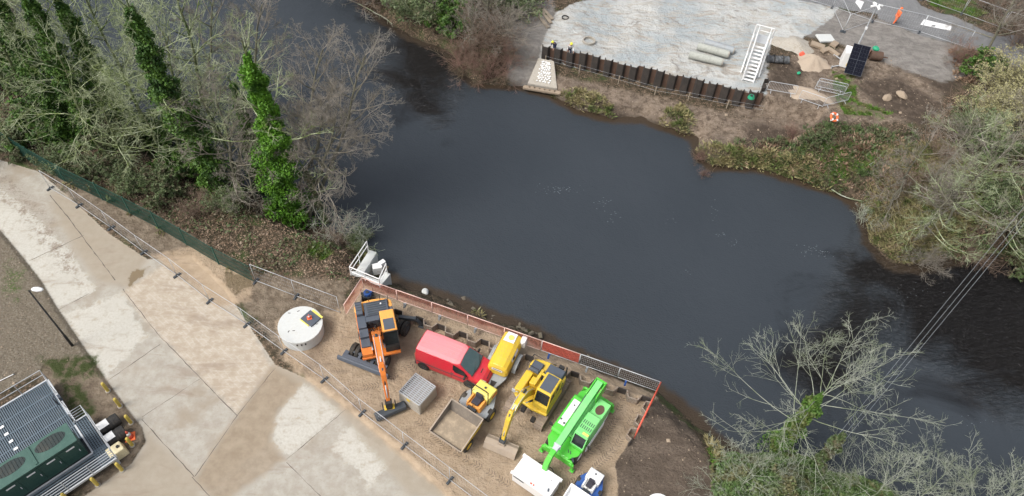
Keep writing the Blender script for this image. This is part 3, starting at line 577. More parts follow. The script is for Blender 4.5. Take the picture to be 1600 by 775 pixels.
# second chamber lid at the bottom edge
r = empty('concrete_chamber', (9.25, 15.55, 0), 0, 'white round chamber lid just showing at the bottom edge on dark soil', 'manhole chamber')
q = MB(); ngon(q, .75, 0, .4, 40); q.build('shaft_ring', M['concrete'], r); q = MB(); ngon(q, .78, .402, .52, 40); q.build('lid', M['white'], r, .02)
q = MB(); q.cb((.1, .2, .523), (.2, .06, .02), .4).build('lifting_slot', M['dpile'], r)

# ------------------------------------------------------------------ grated cube
r = empty('soakaway_crate', (-5.2, 21.6, 0), R(-32), 'square concrete block with a grey grating top in front of the red van', 'concrete block')
q = MB()
for M_ in range(4):
    q.prof([(-.84, 0), (.84, 0), (.76, 1.12), (-.76, 1.12)], -.84, -.74, Matrix.Rotation(R(90) * M_, 4, 'Z') @ Matrix.Rotation(R(-0), 4, 'X'))
q.build('side_wall', M['oldconc'], r, .02)
q = MB()
for j in range(13): q.bar((-.8, -.78 + j * .13, 1.16), (.8, -.78 + j * .13, 1.16), .045, .05)
for j in range(6): q.bar((-.78 + j * .312, -.8, 1.185), (-.78 + j * .312, .8, 1.185), .03, .03)
q.build('grating', M['galv'], r)
q = MB(); q.box(-.72, .72, -.72, .72, .02, .9); q.build('fill', M['oldconc'], r)
MB().box(-.14, .1, -.87, -.85, .85, 1.12).build('tag_plate', M['yellow'], r)

# ------------------------------------------------------------------ wheels
def wheel(parent, x, y, rad, wd_, rim=None, name='wheel', lug=0, side=1):
    t = MB(); n = 28; prof = [(rad * .55, -wd_ / 2), (rad * .93, -wd_ / 2), (rad, -wd_ * .32), (rad, wd_ * .32), (rad * .93, wd_ / 2), (rad * .55, wd_ / 2)]
    rings = [[(x + a * math.cos(2 * PI * k / n), y + b, rad + a * math.sin(2 * PI * k / n)) for k in range(n)] for a, b in prof]
    t.loft(rings, cap=False)
    if lug:
        for k in range(lug):
            an = 2 * PI * k / lug; Mx = Matrix.Translation((x, y, rad)) @ Matrix.Rotation(-an, 4, 'Y')
            for sg in (-1, 1): t.box(rad * .97, rad * 1.035, sg * wd_ * .02, sg * wd_ * .46, -.03, .03, Mx @ Matrix.Rotation(R(25) * sg, 4, 'X'))
    o = t.build(name, M['tyre'], parent)
    h = MB(); h.tube([(x, y - wd_ * .42, rad), (x, y + wd_ * .42, rad)], rad * .55, 20); h.tube([(x, y - wd_ * .5, rad), (x, y + wd_ * .5, rad)], rad * .2, 10)
    for sg in (-1, 1): h.loft([[(x + rr_ * math.cos(2 * PI * k / 20), y + sg * wd_ * yy_, rad + rr_ * math.sin(2 * PI * k / 20)) for k in range(20)] for rr_, yy_ in ((rad * .57, .42), (rad * .57, .5), (rad * .47, .5), (rad * .44, .43))], cap=False)
    h.build('rim', rim or M['grey'], o)
    return o

# ------------------------------------------------------------------ red van
def van():
    r = empty('panel_van', (-3.07, 23.92, 0), R(-20), 'red panel van with a faded pinkish roof parked in the yard', 'van')
    # stations: x, half width sill, half width belt, half width roof, z sill, z belt, z roof shoulder, z roof top
    S_ = [(-2.42, .88, .9, .74, .32, 1.05, 1.83, 1.9), (-2.36, .93, .95, .78, .28, 1.05, 1.88, 1.95), (-1.2, .94, .96, .8, .26, 1.05, 1.9, 1.97), (.3, .94, .96, .79, .26, 1.05, 1.89, 1.95), (.62, .94, .96, .77, .26, 1.05, 1.84, 1.9), (1.0, .94, .95, .82, .26, 1.04, 1.55, 1.62), (1.5, .94, .94, .86, .26, 1.0, 1.2, 1.27), (1.62, .93, .93, .84, .26, .98, 1.12, 1.19), (2.1, .9, .9, .74, .26, .86, .99, 1.04), (2.34, .82, .84, .62, .28, .72, .82, .86), (2.45, .68, .7, .5, .32, .55, .62, .66)]
    rings = []
    for x, a, b, c_, z0, z1, z2, z3 in S_:
        rings.append([(x, -a, z0), (x, -b, (z0 + z1) / 2), (x, -b, z1), (x, -c_, z2), (x, -c_ * .6, z3), (x, 0, z3 + .01), (x, c_ * .6, z3), (x, c_, z2), (x, b, z1), (x, b, (z0 + z1) / 2), (x, a, z0)])
    MB().loft(rings).build('body', M['red'], r, .02, smooth=False)
    q = MB(); rp = []
    for x, w_, z in ((-2.36, .74, 1.93), (-1.2, .77, 1.955), (.3, .76, 1.935), (.58, .72, 1.885)): rp.append([(x, -w_, z - .035), (x, -w_ * .65, z + .03), (x, 0, z + .042), (x, w_ * .65, z + .03), (x, w_, z - .035), (x, w_, z - .06), (x, -w_, z - .06)])
    q.loft(rp)
    for y in (-.5, -.25, 0, .25, .5): q.bar((-2.2, y, 1.99 - abs(y) * .03), (.35, y, 1.985 - abs(y) * .03), .05, .015)
    q.build('roof_panel', M['red_faded'], r, .008)
    q = MB(); q.loft([[(.64, -.68, 1.9), (.6, 0, 1.935), (.64, .68, 1.9)], [(1.02, -.76, 1.615), (1.06, 0, 1.64), (1.02, .76, 1.615)], [(1.46, -.8, 1.285), (1.55, 0, 1.3), (1.46, .8, 1.285)]], closed=False, cap=False); q.build('windscreen', M['wglass'], r)
    q = MB(); q.bar((1.46, -.82, 1.27), (1.57, 0, 1.29), .09, .02).bar((1.57, 0, 1.29), (1.46, .82, 1.27), .09, .02).bar((1.52, -.5, 1.3), (1.3, .1, 1.46), .02).bar((1.55, .2, 1.3), (1.3, .7, 1.45), .02); q.build('wiper_tray', M['black'], r)
    for s in (-1, 1):
        q = MB(); q.add([(.2, s * .925, 1.14), (1.3, s * .93, 1.14), (.93, s * .86, 1.55), (.32, s * .82, 1.76), (.2, s * .82, 1.76)], [(0, 1, 2, 3, 4)]); q.v = [(x, y + s * .012, z) for x, y, z in q.v]; q.build('side_window', M['glass'], r)
        q = MB(); q.bar((.12, s * .967, .35), (.12, s * .967, 1.1), .015).bar((1.2, s * .962, .4), (1.25, s * .955, 1.05), .015).bar((.12, s * .968, .98), (.3, s * .968, .98), .04).bar((-2.3, s * .967, .8), (1.5, s * .967, .8), .02, .05); q.build('door_line', M['dgrey'], r)
        q = MB(); q.cb((1.1, s * 1.1, 1.22), (.12, .22, .22)); q.build('mirror', M['black'], r, .03)
        q = MB(); q.loft([[(2.0, s * .62, 1.01), (2.02, s * .88, .88), (2.05, s * .9, .8)], [(2.34, s * .58, .87), (2.33, s * .8, .8), (2.35, s * .82, .7)]], closed=False, cap=False); q.v = [(x + .02, y + s * .015, z + .025) for x, y, z in q.v]; q.build('headlight', M['white'], r)
        q = MB(); q.box(-2.46, -2.4, s * .8 - .06, s * .8 + .06, .9, 1.4).build('tail_lamp', M['redrail'], r)
        for x in (-1.85, 1.35):
            q = MB(); q.tube([(x, s * .72, .34), (x, s * .975, .34)], .4, 24).build('wheel_arch', M['black'], r)
            wheel(r, x, s * .87, .33, .24, M['dgrey'])
    q = MB(); q.plan([(2.2, -.88), (2.44, -.74), (2.56, -.4), (2.6, 0), (2.56, .4), (2.44, .74), (2.2, .88)], .24, .52).plan([(-2.5, -.9), (-2.38, -.93), (-2.38, .93), (-2.5, .9)], .24, .6); q.build('bumper', M['dgrey'], r, .03)
    q = MB(); q.cb((2.3, 0, .89), (.03, .75, .06), 0, R(30)).cb((1.85, -.12, 1.12), (.06, .34, .02), R(0), R(18)); q.build('grille', M['black'], r)
    MB().box(-2.46, -2.43, -.012, .012, .5, 1.8).build('rear_door_gap', M['black'], r)
van()

# ------------------------------------------------------------------ yellow water bowser
def bowser():
    r = empty('water_bowser', (.02, 24.45, 0), R(-110), 'yellow towable water bowser with white labels parked against the river barrier', 'trailer')
    def sec(x, hw, z0, z1, k=1.): return [(x, y * hw, z0 + (z1 - z0) * z) for y, z in ((-.75, 0), (-1, .2), (-1, .62), (-.86, .84), (-.5, .97), (0, 1.), (.5, .97), (.86, .84), (1, .62), (1, .2), (.75, 0))]
    MB().loft([sec(-1.42, .55, .72, 1.5), sec(-1.34, .66, .62, 1.72), sec(-.4, .69, .6, 1.78), sec(.6, .69, .6, 1.78), sec(1.22, .67, .62, 1.72), sec(1.32, .56, .7, 1.5)]).build('tank', M['yellow'], r, .03)
    q = MB(); q.loft([[(-1.3, -.35, 1.755), (-1.3, 0, 1.765), (-1.3, .3, 1.755)], [(-.55, -.42, 1.785), (-.55, 0, 1.795), (-.55, .3, 1.785)]], closed=False, cap=False)
    q.v = [(x, y, z + .012) for x, y, z in q.v]; q.build('top_label', M['white'], r)
    q = MB()
    for s in (-1, 1): q.add([(-.45, s * .6, 1.64), (.55, s * .6, 1.64), (.55, s * .67, 1.42), (-.45, s * .67, 1.42)], [(0, 1, 2, 3)])
    q.v = [(x, y * 1.035, z + .01) for x, y, z in q.v]
    q.add([(1.345, -.36, 1.42), (1.345, .36, 1.42), (1.355, .36, 1.22), (1.355, -.36, 1.22)], [(0, 1, 2, 3)]); q.build('side_label', M['white'], r)
    q = MB(); q.box(1.36, 1.365, -.28, .28, 1.29, 1.35).add([(.12, .636, 1.635), (.38, .636, 1.635), (.38, .7, 1.44), (.12, .7, 1.44)], [(0, 1, 2, 3)]); q.v = [(x + .003, y * 1.02, z + .012) for x, y, z in q.v]; q.build('lettering_band', M['slate'], r)
    MB().plan([(-1.4, -.6), (1.3, -.62), (1.5, -.55), (2.45, -.14), (2.45, .14), (1.5, .55), (1.3, .62), (-1.4, .6)], .42, .58).build('chassis', M['grey'], r, .02)
    q = MB(); q.plan([(1.75, -.2), (2.3, -.09), (2.3, .09), (1.75, .2)], .585, .6).build('drawbar_opening', M['black'], r)
    q = MB(); q.tube([(2.4, 0, .52), (2.75, 0, .5)], .045, 8).tube([(2.75, 0, .55), (2.75, 0, .44)], .07, 10); q.build('coupling', M['steel'], r)
    for s in (-1, 1):
        q = MB(); pr = [(-.72, .55), (-.6, .82), (-.3, .92), (.3, .92), (.6, .82), (.74, .55), (.7, .53), (.56, .77), (.28, .87), (-.28, .87), (-.56, .77), (-.68, .53)]
        a_, b_ = sorted((s * .72, s * .98)); q.prof(pr, a_, b_).build('mudguard', M['grey'], r, .01)
        wheel(r, 0, s * .85, .36, .2, M['grey'])
    q = MB(); q.cb((-1.3, .72, 1.2), (.5, .34, .7)); q.cb((-1.05, .68, 1.3), (.14, .2, .4)); q.build('pump_box', M['white'], r, .05)
    q = MB(); q.tube([(-.9, .0, 1.79), (-.9, 0, 1.85)], .18, 16); q.build('filler_cap', M['yellow_pale'], r)
bowser()

# ------------------------------------------------------------------ dumpers
def dumper(loc, rz, body, hood, label, full=True, sc_=1.):
    r = empty('site_dumper', loc, rz, label, 'dumper', 'ride-on site dumpers')
    # skip: hopper with flared walls, open top, lip low at the front
    sk = M['tub'] if full else M['white']
    fl = [(.5, -1.06, 1.0), (.5, 1.06, 1.0), (2.2, 1.06, .96), (2.2, -1.06, .96)]     # floor
    tp = [(.2, -1.12, 1.72), (.2, 1.12, 1.72), (2.36, 1.12, 1.22), (2.36, -1.12, 1.22)]
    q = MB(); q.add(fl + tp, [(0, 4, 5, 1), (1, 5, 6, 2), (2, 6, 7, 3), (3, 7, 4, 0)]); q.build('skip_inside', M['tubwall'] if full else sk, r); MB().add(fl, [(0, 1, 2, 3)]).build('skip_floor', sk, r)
    o_ = .05; fl2 = [(x + (-o_ if x < 1 else o_), y * (1 + o_), z - .06) for x, y, z in fl]; tp2 = [(x + (-o_ if x < 1 else o_), y * (1 + o_ * .9), z) for x, y, z in tp]
    q = MB(); q.add(fl2 + tp2, [(3, 2, 1, 0), (1, 5, 4, 0), (2, 6, 5, 1), (3, 7, 6, 2), (0, 4, 7, 3)])
    q.build('skip_shell', body, r)
    q = MB()
    for a, b in ((0, 1), (1, 2), (2, 3), (3, 0)):
        A = (Vector(tp[a]) + Vector(tp2[a])) / 2; B = (Vector(tp[b]) + Vector(tp2[b])) / 2; q.bar(A, B, .075, .05)
    q.build('skip_rim', M['bucket'] if full else M['white'], r)
    MB().box(.0, 1.9, -.35, .35, .35, .62).box(-.3, .2, -.18, .18, .4, .7).build('front_chassis', M['dgrey'], r, .02)
    # rear unit
    MB().plan([(-.15, -.62), (-.35, -1.0), (-1.2, -1.0), (-1.95, -.6), (-2.0, .6), (-1.2, 1.0), (-.35, 1.0), (-.15, .62)], .72, .84).box(-1.9, -.3, -.45, .45, .4, .72).build('mudguard_deck', M['grey'] if full else M['blue'], r, .02)
    q = MB(); q.prof([(-2.1, .8), (-1.1, .8), (-1.1, 1.42), (-1.35, 1.5), (-2.02, 1.42), (-2.12, 1.3)], -.62, .62); q.build('engine_hood', hood, r, .05)
    q = MB(); q.prof([(-1.15, .8), (-.35, .8), (-.45, 1.12), (-1.15, 1.12)], -.52, .52).cb((-.75, .42, 1.2), (.65, .14, .25)).cb((-.75, -.42, 1.2), (.65, .14, .25)); q.build('seat_console', M['orange_light'] if full else M['white'], r, .04)
    q = MB(); q.cb((-.78, 0, 1.23), (.5, .5, .12)).cb((-1.05, 0, 1.45), (.12, .48, .42), 0, R(-10)).cb((-1.0, .3, 1.38), (.2, .06, .3)); q.build('seat', M['seat'], r, .05)
    q = MB(); q.tube([(-1.75 + .65, -.6, .84), (-1.1, -.6, 2.35), (-1.05, -.45, 2.5), (-1.05, .45, 2.5), (-1.1, .6, 2.35), (-1.1, .6, .84)], .035, 8)
    if full: q.build('roll_bar', M['black'], r, smooth=True)
    q = MB(); q.box(-.35, -.15, -.3, .3, .84, 1.15).box(-.3, .05, -.12, .12, .8, 1.0); q.build('dashboard', M['dgrey'], r, .03)
    q = MB(); q.tube([(-.28, 0, 1.1), (-.42, 0, 1.32)], .025, 6); n = 16
    q.loft([[(-.43 + .0 + math.cos(t) * .08, math.sin(t) * .17, 1.34 + math.cos(t) * .14) for t in [2 * PI * k / n for k in range(n)]], [(-.45 + math.cos(t) * .1, math.sin(t) * .2, 1.35 + math.cos(t) * .17) for t in [2 * PI * k / n for k in range(n)]]], cap=False).build('steering_wheel', M['black'], r)
    q = MB(); q.box(-2.13, -2.1, -.5, .5, 1.0, 1.25).cb((-1.75, .635, 1.15), (.5, .01, .2)).build('hazard_strip', M['redrail'] if full else M['blue'], r)
    q = MB(); q.tube([(-1.7, 0, 1.47), (-1.7, 0, 1.53)], .07, 10).build('fuel_cap', M['dgrey'], r)
    for x, y in ((1.55, .98), (1.55, -.98), (-.85, .98), (-.85, -.98)): wheel(r, x, y, .44, .3, M['yellow'] if full else M['blue'], lug=14)
    r.scale = (sc_,) * 3
    return r
dumper((-1.93, 20.35, 0), R(-121), M['yellow'], M['yellow_pale'], 'yellow ride-on dumper with an empty dusty skip and black seat')
dumper((4.98, 15.95, 0), R(-122), M['white'], M['white'], 'white and blue ride-on dumper cut off by the bottom edge', False, .72)

# ------------------------------------------------------------------ excavators
def beam(mb, pts, wy, hs, y=0):              # boom box section along xz points
    rings = []
    for i, (x, z) in enumerate(pts):
        a = pts[max(0, i - 1)]; b = pts[min(len(pts) - 1, i + 1)]; d = Vector((b[0] - a[0], 0, b[1] - a[1])).normalized(); n_ = Vector((-d.z, 0, d.x)); h = hs[i] / 2; wv_ = (wy[i] if isinstance(wy, (list, tuple)) else wy) / 2; c_ = Vector((x, y, z))
        rings.append([c_ + n_ * h + Vector((0, wv_, 0)), c_ - n_ * h + Vector((0, wv_, 0)), c_ - n_ * h - Vector((0, wv_, 0)), c_ + n_ * h - Vector((0, wv_, 0))])
    return mb.loft(rings)
def ram(r, a, b, rad, y=0, M0=None):
    a = Vector((a[0], y, a[1])); b = Vector((b[0], y, b[1])); mid = a.lerp(b, .55)
    q = MB(); q.M = M0; q.tube([a, mid], rad, 10); q.build('ram_cylinder', M['dgrey'], r, smooth=True)
    q = MB(); q.M = M0; q.tube([mid, b], rad * .55, 8); return q.build('ram_rod', M['galv'], r, smooth=True)
def cabin(r, M0, x0, x1, y0, y1, z0, z1, frame, roofm, slant=.18, hatch=True):
    zb = z0 + (z1 - z0) * .42
    q = MB(); q.M = M0; q.prof([(x0, z0), (x1, z0), (x1 + .02, zb - .1), (x1 - .05, zb), (x0, zb)], y0, y1); q.build('cab_lower', frame, r, .04)
    q = MB(); q.M = M0; xs = x1 - slant
    q.prof([(x0 + .04, zb), (x1 - .08, zb), (xs - .03, z1 - .05), (x0 + .04, z1 - .05)], y0 + .035, y1 - .035); q.build('cab_glass', M['glass'], r)
    q = MB(); q.M = M0
    for yy in (y0 + .03, y1 - .03):
        q.bar((x1 - .05, yy, zb), (xs, yy, z1 - .05), .06, .08); q.bar((x0 + .05, yy, zb), (x0 + .05, yy, z1 - .05), .07, .12); q.bar(((x0 + x1) / 2 - .1, yy, zb), ((x0 + x1) / 2 - .12, yy, z1 - .05), .06, .07)
    q.bar((x1 - .05, y0, zb), (x1 - .05, y1, zb), .06); q.build('cab_pillars', frame, r)
    q = MB(); q.M = M0; q.box(x0 - .02, xs + .06, y0 - .02, y1 + .02, z1 - .07, z1 + .05, None, .05, .05); q.build('cab_roof', roofm, r, .04)
    if hatch:
        q = MB(); q.M = M0; q.box(x0 + (xs - x0) * .45, xs - .04, y0 + .12, y1 - .12, z1 + .052, z1 + .075); q.build('roof_hatch', M['slate'], r, .01)
    q = MB(); q.M = M0; q.box(xs - .0, xs + .1, y0 + .1, y1 - .1, z1 - .1, z1 - .02); q.build('sun_visor', M['black'], r, .02)

def orange_excavator():
    r = empty('wheeled_excavator', (-8.15, 25.35, 0), R(-109), 'orange wheeled excavator with dark bodywork and its arm folded towards the fence', 'excavator')
    U = Matrix.Translation((.12, .0, 0)) @ Matrix.Rotation(R(37), 4, 'Z')
    # undercarriage
    MB().box(-1.7, 1.7, -.42, .42, .55, .95).box(-1.55, -1.2, -.95, .95, .42, .62).box(1.2, 1.55, -.95, .95, .42, .62).build('chassis', M['dgrey'], r, .03)
    for x in (-1.38, 1.38):
        for s in (-1, 1):
            wheel(r, x, s * 1.12, .5, .3, M['dgrey'], lug=18)
            wheel(r, x, s * .76, .5, .27, M['dgrey'], lug=18)
    q = MB(); q.prof([(2.05, .25), (2.25, .2), (2.4, .55), (2.32, .8), (2.2, .82)], -1.8, 1.8)
    q.build('dozer_blade', M['slate'], r, .03)
    q = MB(); q.prof([(1.5, .55), (2.2, .72), (2.2, .85), (1.5, .85)], .35, .55).prof([(1.5, .55), (2.2, .72), (2.2, .85), (1.5, .85)], -.55, -.35).box(1.95, 2.2, -1.5, 1.5, .78, .86).box(1.55, 1.7, -1.0, 1.0, .76, .86).box(1.7, 2.0, -1.5, -1.2, .78, .86).box(1.7, 2.0, 1.2, 1.5, .78, .86).box(1.65, 2.0, -.08, .08, .78, .86); q.build('blade_arm', M['slate'], r, .02)
    for s in (-1, 1):
        q = MB(); q.bar((-1.85, s * .4, .8), (-2.2, s * 1.5, .75), .22, .26).bar((-2.2, s * 1.5, .7), (-2.3, s * 1.85, .15), .2, .2).cb((-2.32, s * 1.85, .06), (.5, .4, .08)); q.build('stabiliser', M['dgrey'], r, .02)
    MB().tube([(.12, 0, .94), (.12, 0, 1.2)], .62, 28).build('slew_ring', M['dgrey'], r)
    # upper body (x forward, y left)
    q = MB(); q.M = U; q.box(-1.85, 1.65, -1.2, 1.2, 1.18, 1.36).box(-1.7, .1, -1.18, -.62, 1.36, 1.95).box(.1, 1.6, -1.18, -.5, 1.36, 1.72); q.build('upper_deck', M['orange'], r, .03)
    q = MB(); q.M = U; rr_ = [(-1.75, -1.2)] + [(-1.75 - .42 * math.cos(t), 1.2 * math.sin(t)) for t in [R(-75) + R(150) * k / 10 for k in range(11)]] + [(-1.75, 1.2), (-1.35, 1.2), (-1.35, -1.2)]; q.plan(rr_, 1.2, 2.18); q.build('counterweight', M['orange_light'], r, .05)
    q = MB(); q.M = U; q.box(-1.95, -.85, -.62, .98, 2.185, 2.3, None, .05, .05).box(-1.35, -.5, -.62, 1.2, 1.36, 2.18); q.build('engine_hood', M['slate'], r, .03)
    q = MB(); q.M = U
    for k in range(6): q.box(-1.85 + k * .17, -1.77 + k * .17, -.4, .8, 2.3, 2.325)
    q.build('hood_vents', M['dgrey'], r)
    q = MB(); q.M = U; q.box(-1.98, -1.0, -1.12, -.7, 1.95, 2.45).box(-1.0, -.1, -1.14, -.6, 1.95, 2.2).box(-.1, .5, -1.14, -.56, 1.72, 2.05).box(.5, 1.1, -1.14, -.56, 1.72, 1.85); q.build('side_lockers', M['slate'], r, .03)
    q = MB(); q.M = U
    for k in range(4): q.bar((-1.9 + k * .2, -1.1, 2.46), (-1.9 + k * .2, -.75, 2.46), .02)
    q.build('locker_grab_bar', M['black'], r)
    for aa in ((-1.9, -.2, 2.95), (-1.8, .5, 3.0), (-1.6, 1.0, 3.0)):
        q = MB(); q.M = U; q.tube([(aa[0], aa[1], 2.2), aa], .02, 6).build('antenna', M['black'], r)
    q = MB(); q.M = U; q.tube([(.2, -1.18, 1.7), (.2, -1.18, 2.3), (1.5, -1.18, 2.2), (1.6, -1.18, 1.5)], .02, 6).build('handrail', M['black'], r)
    q = MB(); q.M = U
    rd = random.Random(3)
    for k in range(22):
        a = Vector((rd.uniform(-.7, .25), rd.uniform(-.5, .25), 1.6 + rd.uniform(0, .3))); b = a + Vector((rd.uniform(-.4, .4), rd.uniform(-.3, .3), rd.uniform(-.1, .3))); q.tube([a, (a + b) / 2 + Vector((0, 0, .15)), b], .03, 6)
    q.build('hydraulic_hoses', M['black'], r, smooth=True)
    q = MB(); q.M = U; q.tube([(-.9, .35, 2.3), (-.9, .35, 2.38)], .06, 10).tube([(-1.6, .5, 2.3), (-1.6, .5, 2.36)], .05, 10); q.build('filler_cap', M['white'], r)
    cabin(r, U, -.55, 1.5, .3, 1.2, 1.36, 3.0, M['black'], M['orange_light'], .5)
    # arm
    q = MB(); q.M = U; beam(q, [(.15, 1.75), (1.2, 3.0), (2.0, 3.62), (2.9, 3.7), (4.0, 3.35)], [.56, .54, .5, .46, .4], [.3, .5, .55, .45, .28], -.12); q.build('boom', M['orange'], r, .03)
    ram(r, (.7, 1.6), (2.2, 3.1), .075, -.48, U); ram(r, (.7, 1.6), (2.2, 3.1), .075, .24, U); ram(r, (1.6, 3.75), (3.6, 3.78), .085, -.12, U)
    q = MB(); q.M = U; q.tube([(.6, -.3, 2.6), (1.8, -.3, 3.85), (2.9, -.3, 4.0), (3.9, -.3, 3.5)], .02, 5).tube([(.6, .05, 2.6), (1.8, .05, 3.85), (2.9, .05, 4.02), (3.9, .05, 3.5)], .02, 5).build('boom_pipes', M['galv'], r)
    q = MB(); q.M = U; beam(q, [(3.72, 3.95), (4.05, 3.3), (4.45, 2.2), (4.75, 1.15)], [.3, .32, .28, .24], [.22, .42, .34, .22], -.12); q.build('dipper', M['orange'], r, .03)
    ram(r, (3.95, 3.75), (4.85, 1.75), .07, -.12, U)
    q = MB(); q.M = U; q.cb((4.85, -.12, 1.05), (.35, .42, .5)).cb((4.85, -.12, .72), (.4, .34, .3)).tube([(4.95, -.5, 1.5), (5.05, -.5, .9)], .04, 6).tube([(4.95, .26, 1.5), (5.05, .26, .9)], .04, 6); q.build('tiltrotator', M['black'], r, .03)
    q = MB(); q.M = U; q.cb((4.88, -.12, .6), (.34, .62, .1)).cb((4.9, .12, .68), (.2, .14, .14)); q.build('quick_hitch', M['yellow'], r, .02)
    q = MB(); B_ = U @ Matrix.Translation((4.95, -.12, 0)) @ Matrix.Rotation(R(12), 4, 'Z'); q.M = B_
    q.prof([(-.38, .05), (-.1, .02), (.25, .12), (.36, .3), (.3, .52), (.1, .6), (-.12, .56), (-.14, .53), (.08, .56), (.26, .49), (.31, .31), (.22, .17), (-.1, .07), (-.38, .09)], -.95, .95)
    for yy in (-.95, .93): q.prof([(-.38, .05), (-.1, .02), (.25, .12), (.36, .3), (.3, .52), (.1, .6), (-.12, .56)], yy, yy + .03)
    q.build('bucket', M['dgrey'], r, .01)
orange_excavator()

def yellow_excavator():
    global _ye
    r = empty('tracked_excavator', (2.2, 22.1, 0), R(-118), 'yellow tracked excavator with muddy tracks and a wide flat bucket', 'excavator')
    for s in (-1, 1):
        q = MB(); n = 12; pr = [(-1.45 + .36 * math.cos(t), .38 + .36 * math.sin(t)) for t in [R(90) + PI * k / n for k in range(n + 1)]] + [(1.45 + .36 * math.cos(t), .38 + .36 * math.sin(t)) for t in [R(-90) + PI * k / n for k in range(n + 1)]]
        yc = s * 1.0; q.prof(pr, yc - .25, yc + .25); o = q.build('track', M['track'], r, .02)
        q = MB(); L2 = 2.9
        for k in range(22):
            x = -1.42 + k * L2 / 21.
            for z in (.765, -.0): 
                if z > 0: q.box(x - .045, x + .045, yc - .26, yc + .26, .735, .775)
        for e in (-1, 1):
            for k in range(5):
                t = R(90) - e * R(18 + 36 * k) if False else (R(72 - 36 * k)); cx = e * (1.45 + .375 * math.cos(t)); cz = .38 + .375 * math.sin(t); q.cb((cx, yc, cz), (.05, .52, .09), 0, (-t if e > 0 else t))
        q.build('grouser', M['track'], o)
        q = MB()
        for k in range(5): q.tube([(-1.1 + k * .55, yc + s * .22, .22), (-1.1 + k * .55, yc + s * .27, .22)], .1, 12)
        q.build('roller', M['steel'], r)
    MB().box(-.9, .9, -.8, .8, .35, .75).build('chassis', M['dgrey'], r, .03)
    q = MB(); q.prof([(1.95, .1), (2.08, .08), (2.12, .4), (2.02, .5)], -1.15, 1.15).bar((1.0, .5, .4), (2.0, .6, .35), .12, .14).bar((1.0, -.5, .4), (2.0, -.6, .35), .12, .14)
    if False: q.build('dozer_blade', M['bucket'], r)
    MB().tube([(0, 0, .74), (0, 0, .95)], .5, 24).build('slew_ring', M['dgrey'], r)
    MB().plan([(1.15, -.75), (.9, -1.12), (-.6, -1.15), (-1.25, -.85), (-1.45, -.4), (-1.45, .4), (-1.25, .9), (-.6, 1.18), (1.2, 1.18), (1.3, .3)], .94, 1.14).box(-.5, 1.0, -1.12, -.62, 1.14, 1.72, None, .05, .03).box(-.35, .15, -.6, .2, 1.14, 1.6).build('upper_body', M['yellow'], r, .04)
    q = MB(); rr_ = [(-1.05 - .5 * math.cos(t), 1.12 * math.sin(t)) for t in [R(-80) + R(160) * k / 10 for k in range(11)]] + [(-.75, 1.12), (-.75, -1.12)]; q.plan(rr_, 1.14, 1.75).build('counterweight', M['yellow'], r, .06)
    MB().box(-1.42, -.55, -.1, 1.0, 1.75, 2.02, None, .06, .06).box(-.8, -.5, -.2, 1.1, 1.14, 1.75).build('engine_hood', M['slate'], r, .04)
    MB().box(-1.2, -.45, -1.0, -.3, 1.75, 1.95, None, .05, .05).build('tank_cover', M['slate'], r, .04)
    MB().box(-.8, .3, -.3, -.12, 1.75, 1.98).box(-.55, -.42, -.1, 1.1, 2.0, 2.12).build('hood_band', M['yellow'], r, .03)
    q = MB(); z = 2.35
    q.tube([(-1.2, -1.08, 1.75), (-1.2, -1.08, z), (-.5, -1.08, z), (-.45, -1.08, 1.75)], .02, 6).tube([(-.45, -1.08, z), (-.45, -.35, z), (-.45, -.35, 1.8)], .02, 6).tube([(-1.2, -1.08, z), (-1.2, -.4, z)], .02, 6).build('handrail', M['black'], r)
    cabin(r, Matrix.Identity(4), -.4, 1.15, .22, 1.15, 1.14, 2.75, M['yellow'], M['yellow'], .3, False)
    MB().box(-.3, .75, .34, 1.03, 2.8, 2.83).build('roof_hatch', M['slate'], r, .01)
    q = MB(); q.tube([(-1.45, .95, 1.6), (-1.45, .95, 2.3)], .05, 8).cb((-1.5, .6, 1.9), (.2, .3, .25)).build('exhaust', M['black'], r)
    q = MB(); q.cb((1.55, .55, .55), (.3, .25, .25)).cb((1.25, -.2, .7), (.5, .25, .3)).build('step', M['black'], r, .03)
    q = MB(); beam(q, [(.35, 1.35), (1.1, 2.35), (1.75, 2.85), (2.35, 2.85), (3.05, 2.5)], [.42, .4, .36, .32, .28], [.28, .42, .46, .36, .24], -.2); q.build('boom', M['yellow'], r, .03)
    ram(r, (.8, 1.2), (1.75, 2.45), .06, -.5); ram(r, (.8, 1.2), (1.75, 2.45), .06, .1); ram(r, (1.3, 2.95), (2.75, 2.98), .065, -.2)
    q = MB(); q.tube([(.6, -.34, 2.1), (1.4, -.34, 3.0), (2.3, -.34, 3.12), (2.9, -.34, 2.75)], .018, 5).tube([(.6, -.06, 2.1), (1.4, -.06, 3.0), (2.3, -.06, 3.12), (2.9, -.06, 2.75)], .018, 5).build('boom_pipes', M['galv'], r)
    q = MB(); beam(q, [(2.82, 3.0), (3.05, 2.5), (3.35, 1.6), (3.55, .85)], [.26, .28, .24, .2], [.2, .38, .3, .2], -.2); q.build('dipper', M['yellow'], r, .03)
    ram(r, (3.0, 2.9), (3.6, 1.3), .055, -.2)
    q = MB(); q.cb((3.62, -.2, .72), (.3, .3, .3)).tube([(3.5, -.36, 1.2), (3.75, -.36, .7)], .03, 6).tube([(3.5, -.04, 1.2), (3.75, -.04, .7)], .03, 6).build('quick_hitch', M['dgrey'], r, .02)
    q = MB(); q.M = Matrix.Translation((3.7, -.2, 0)) @ Matrix.Rotation(R(8), 4, 'Z')
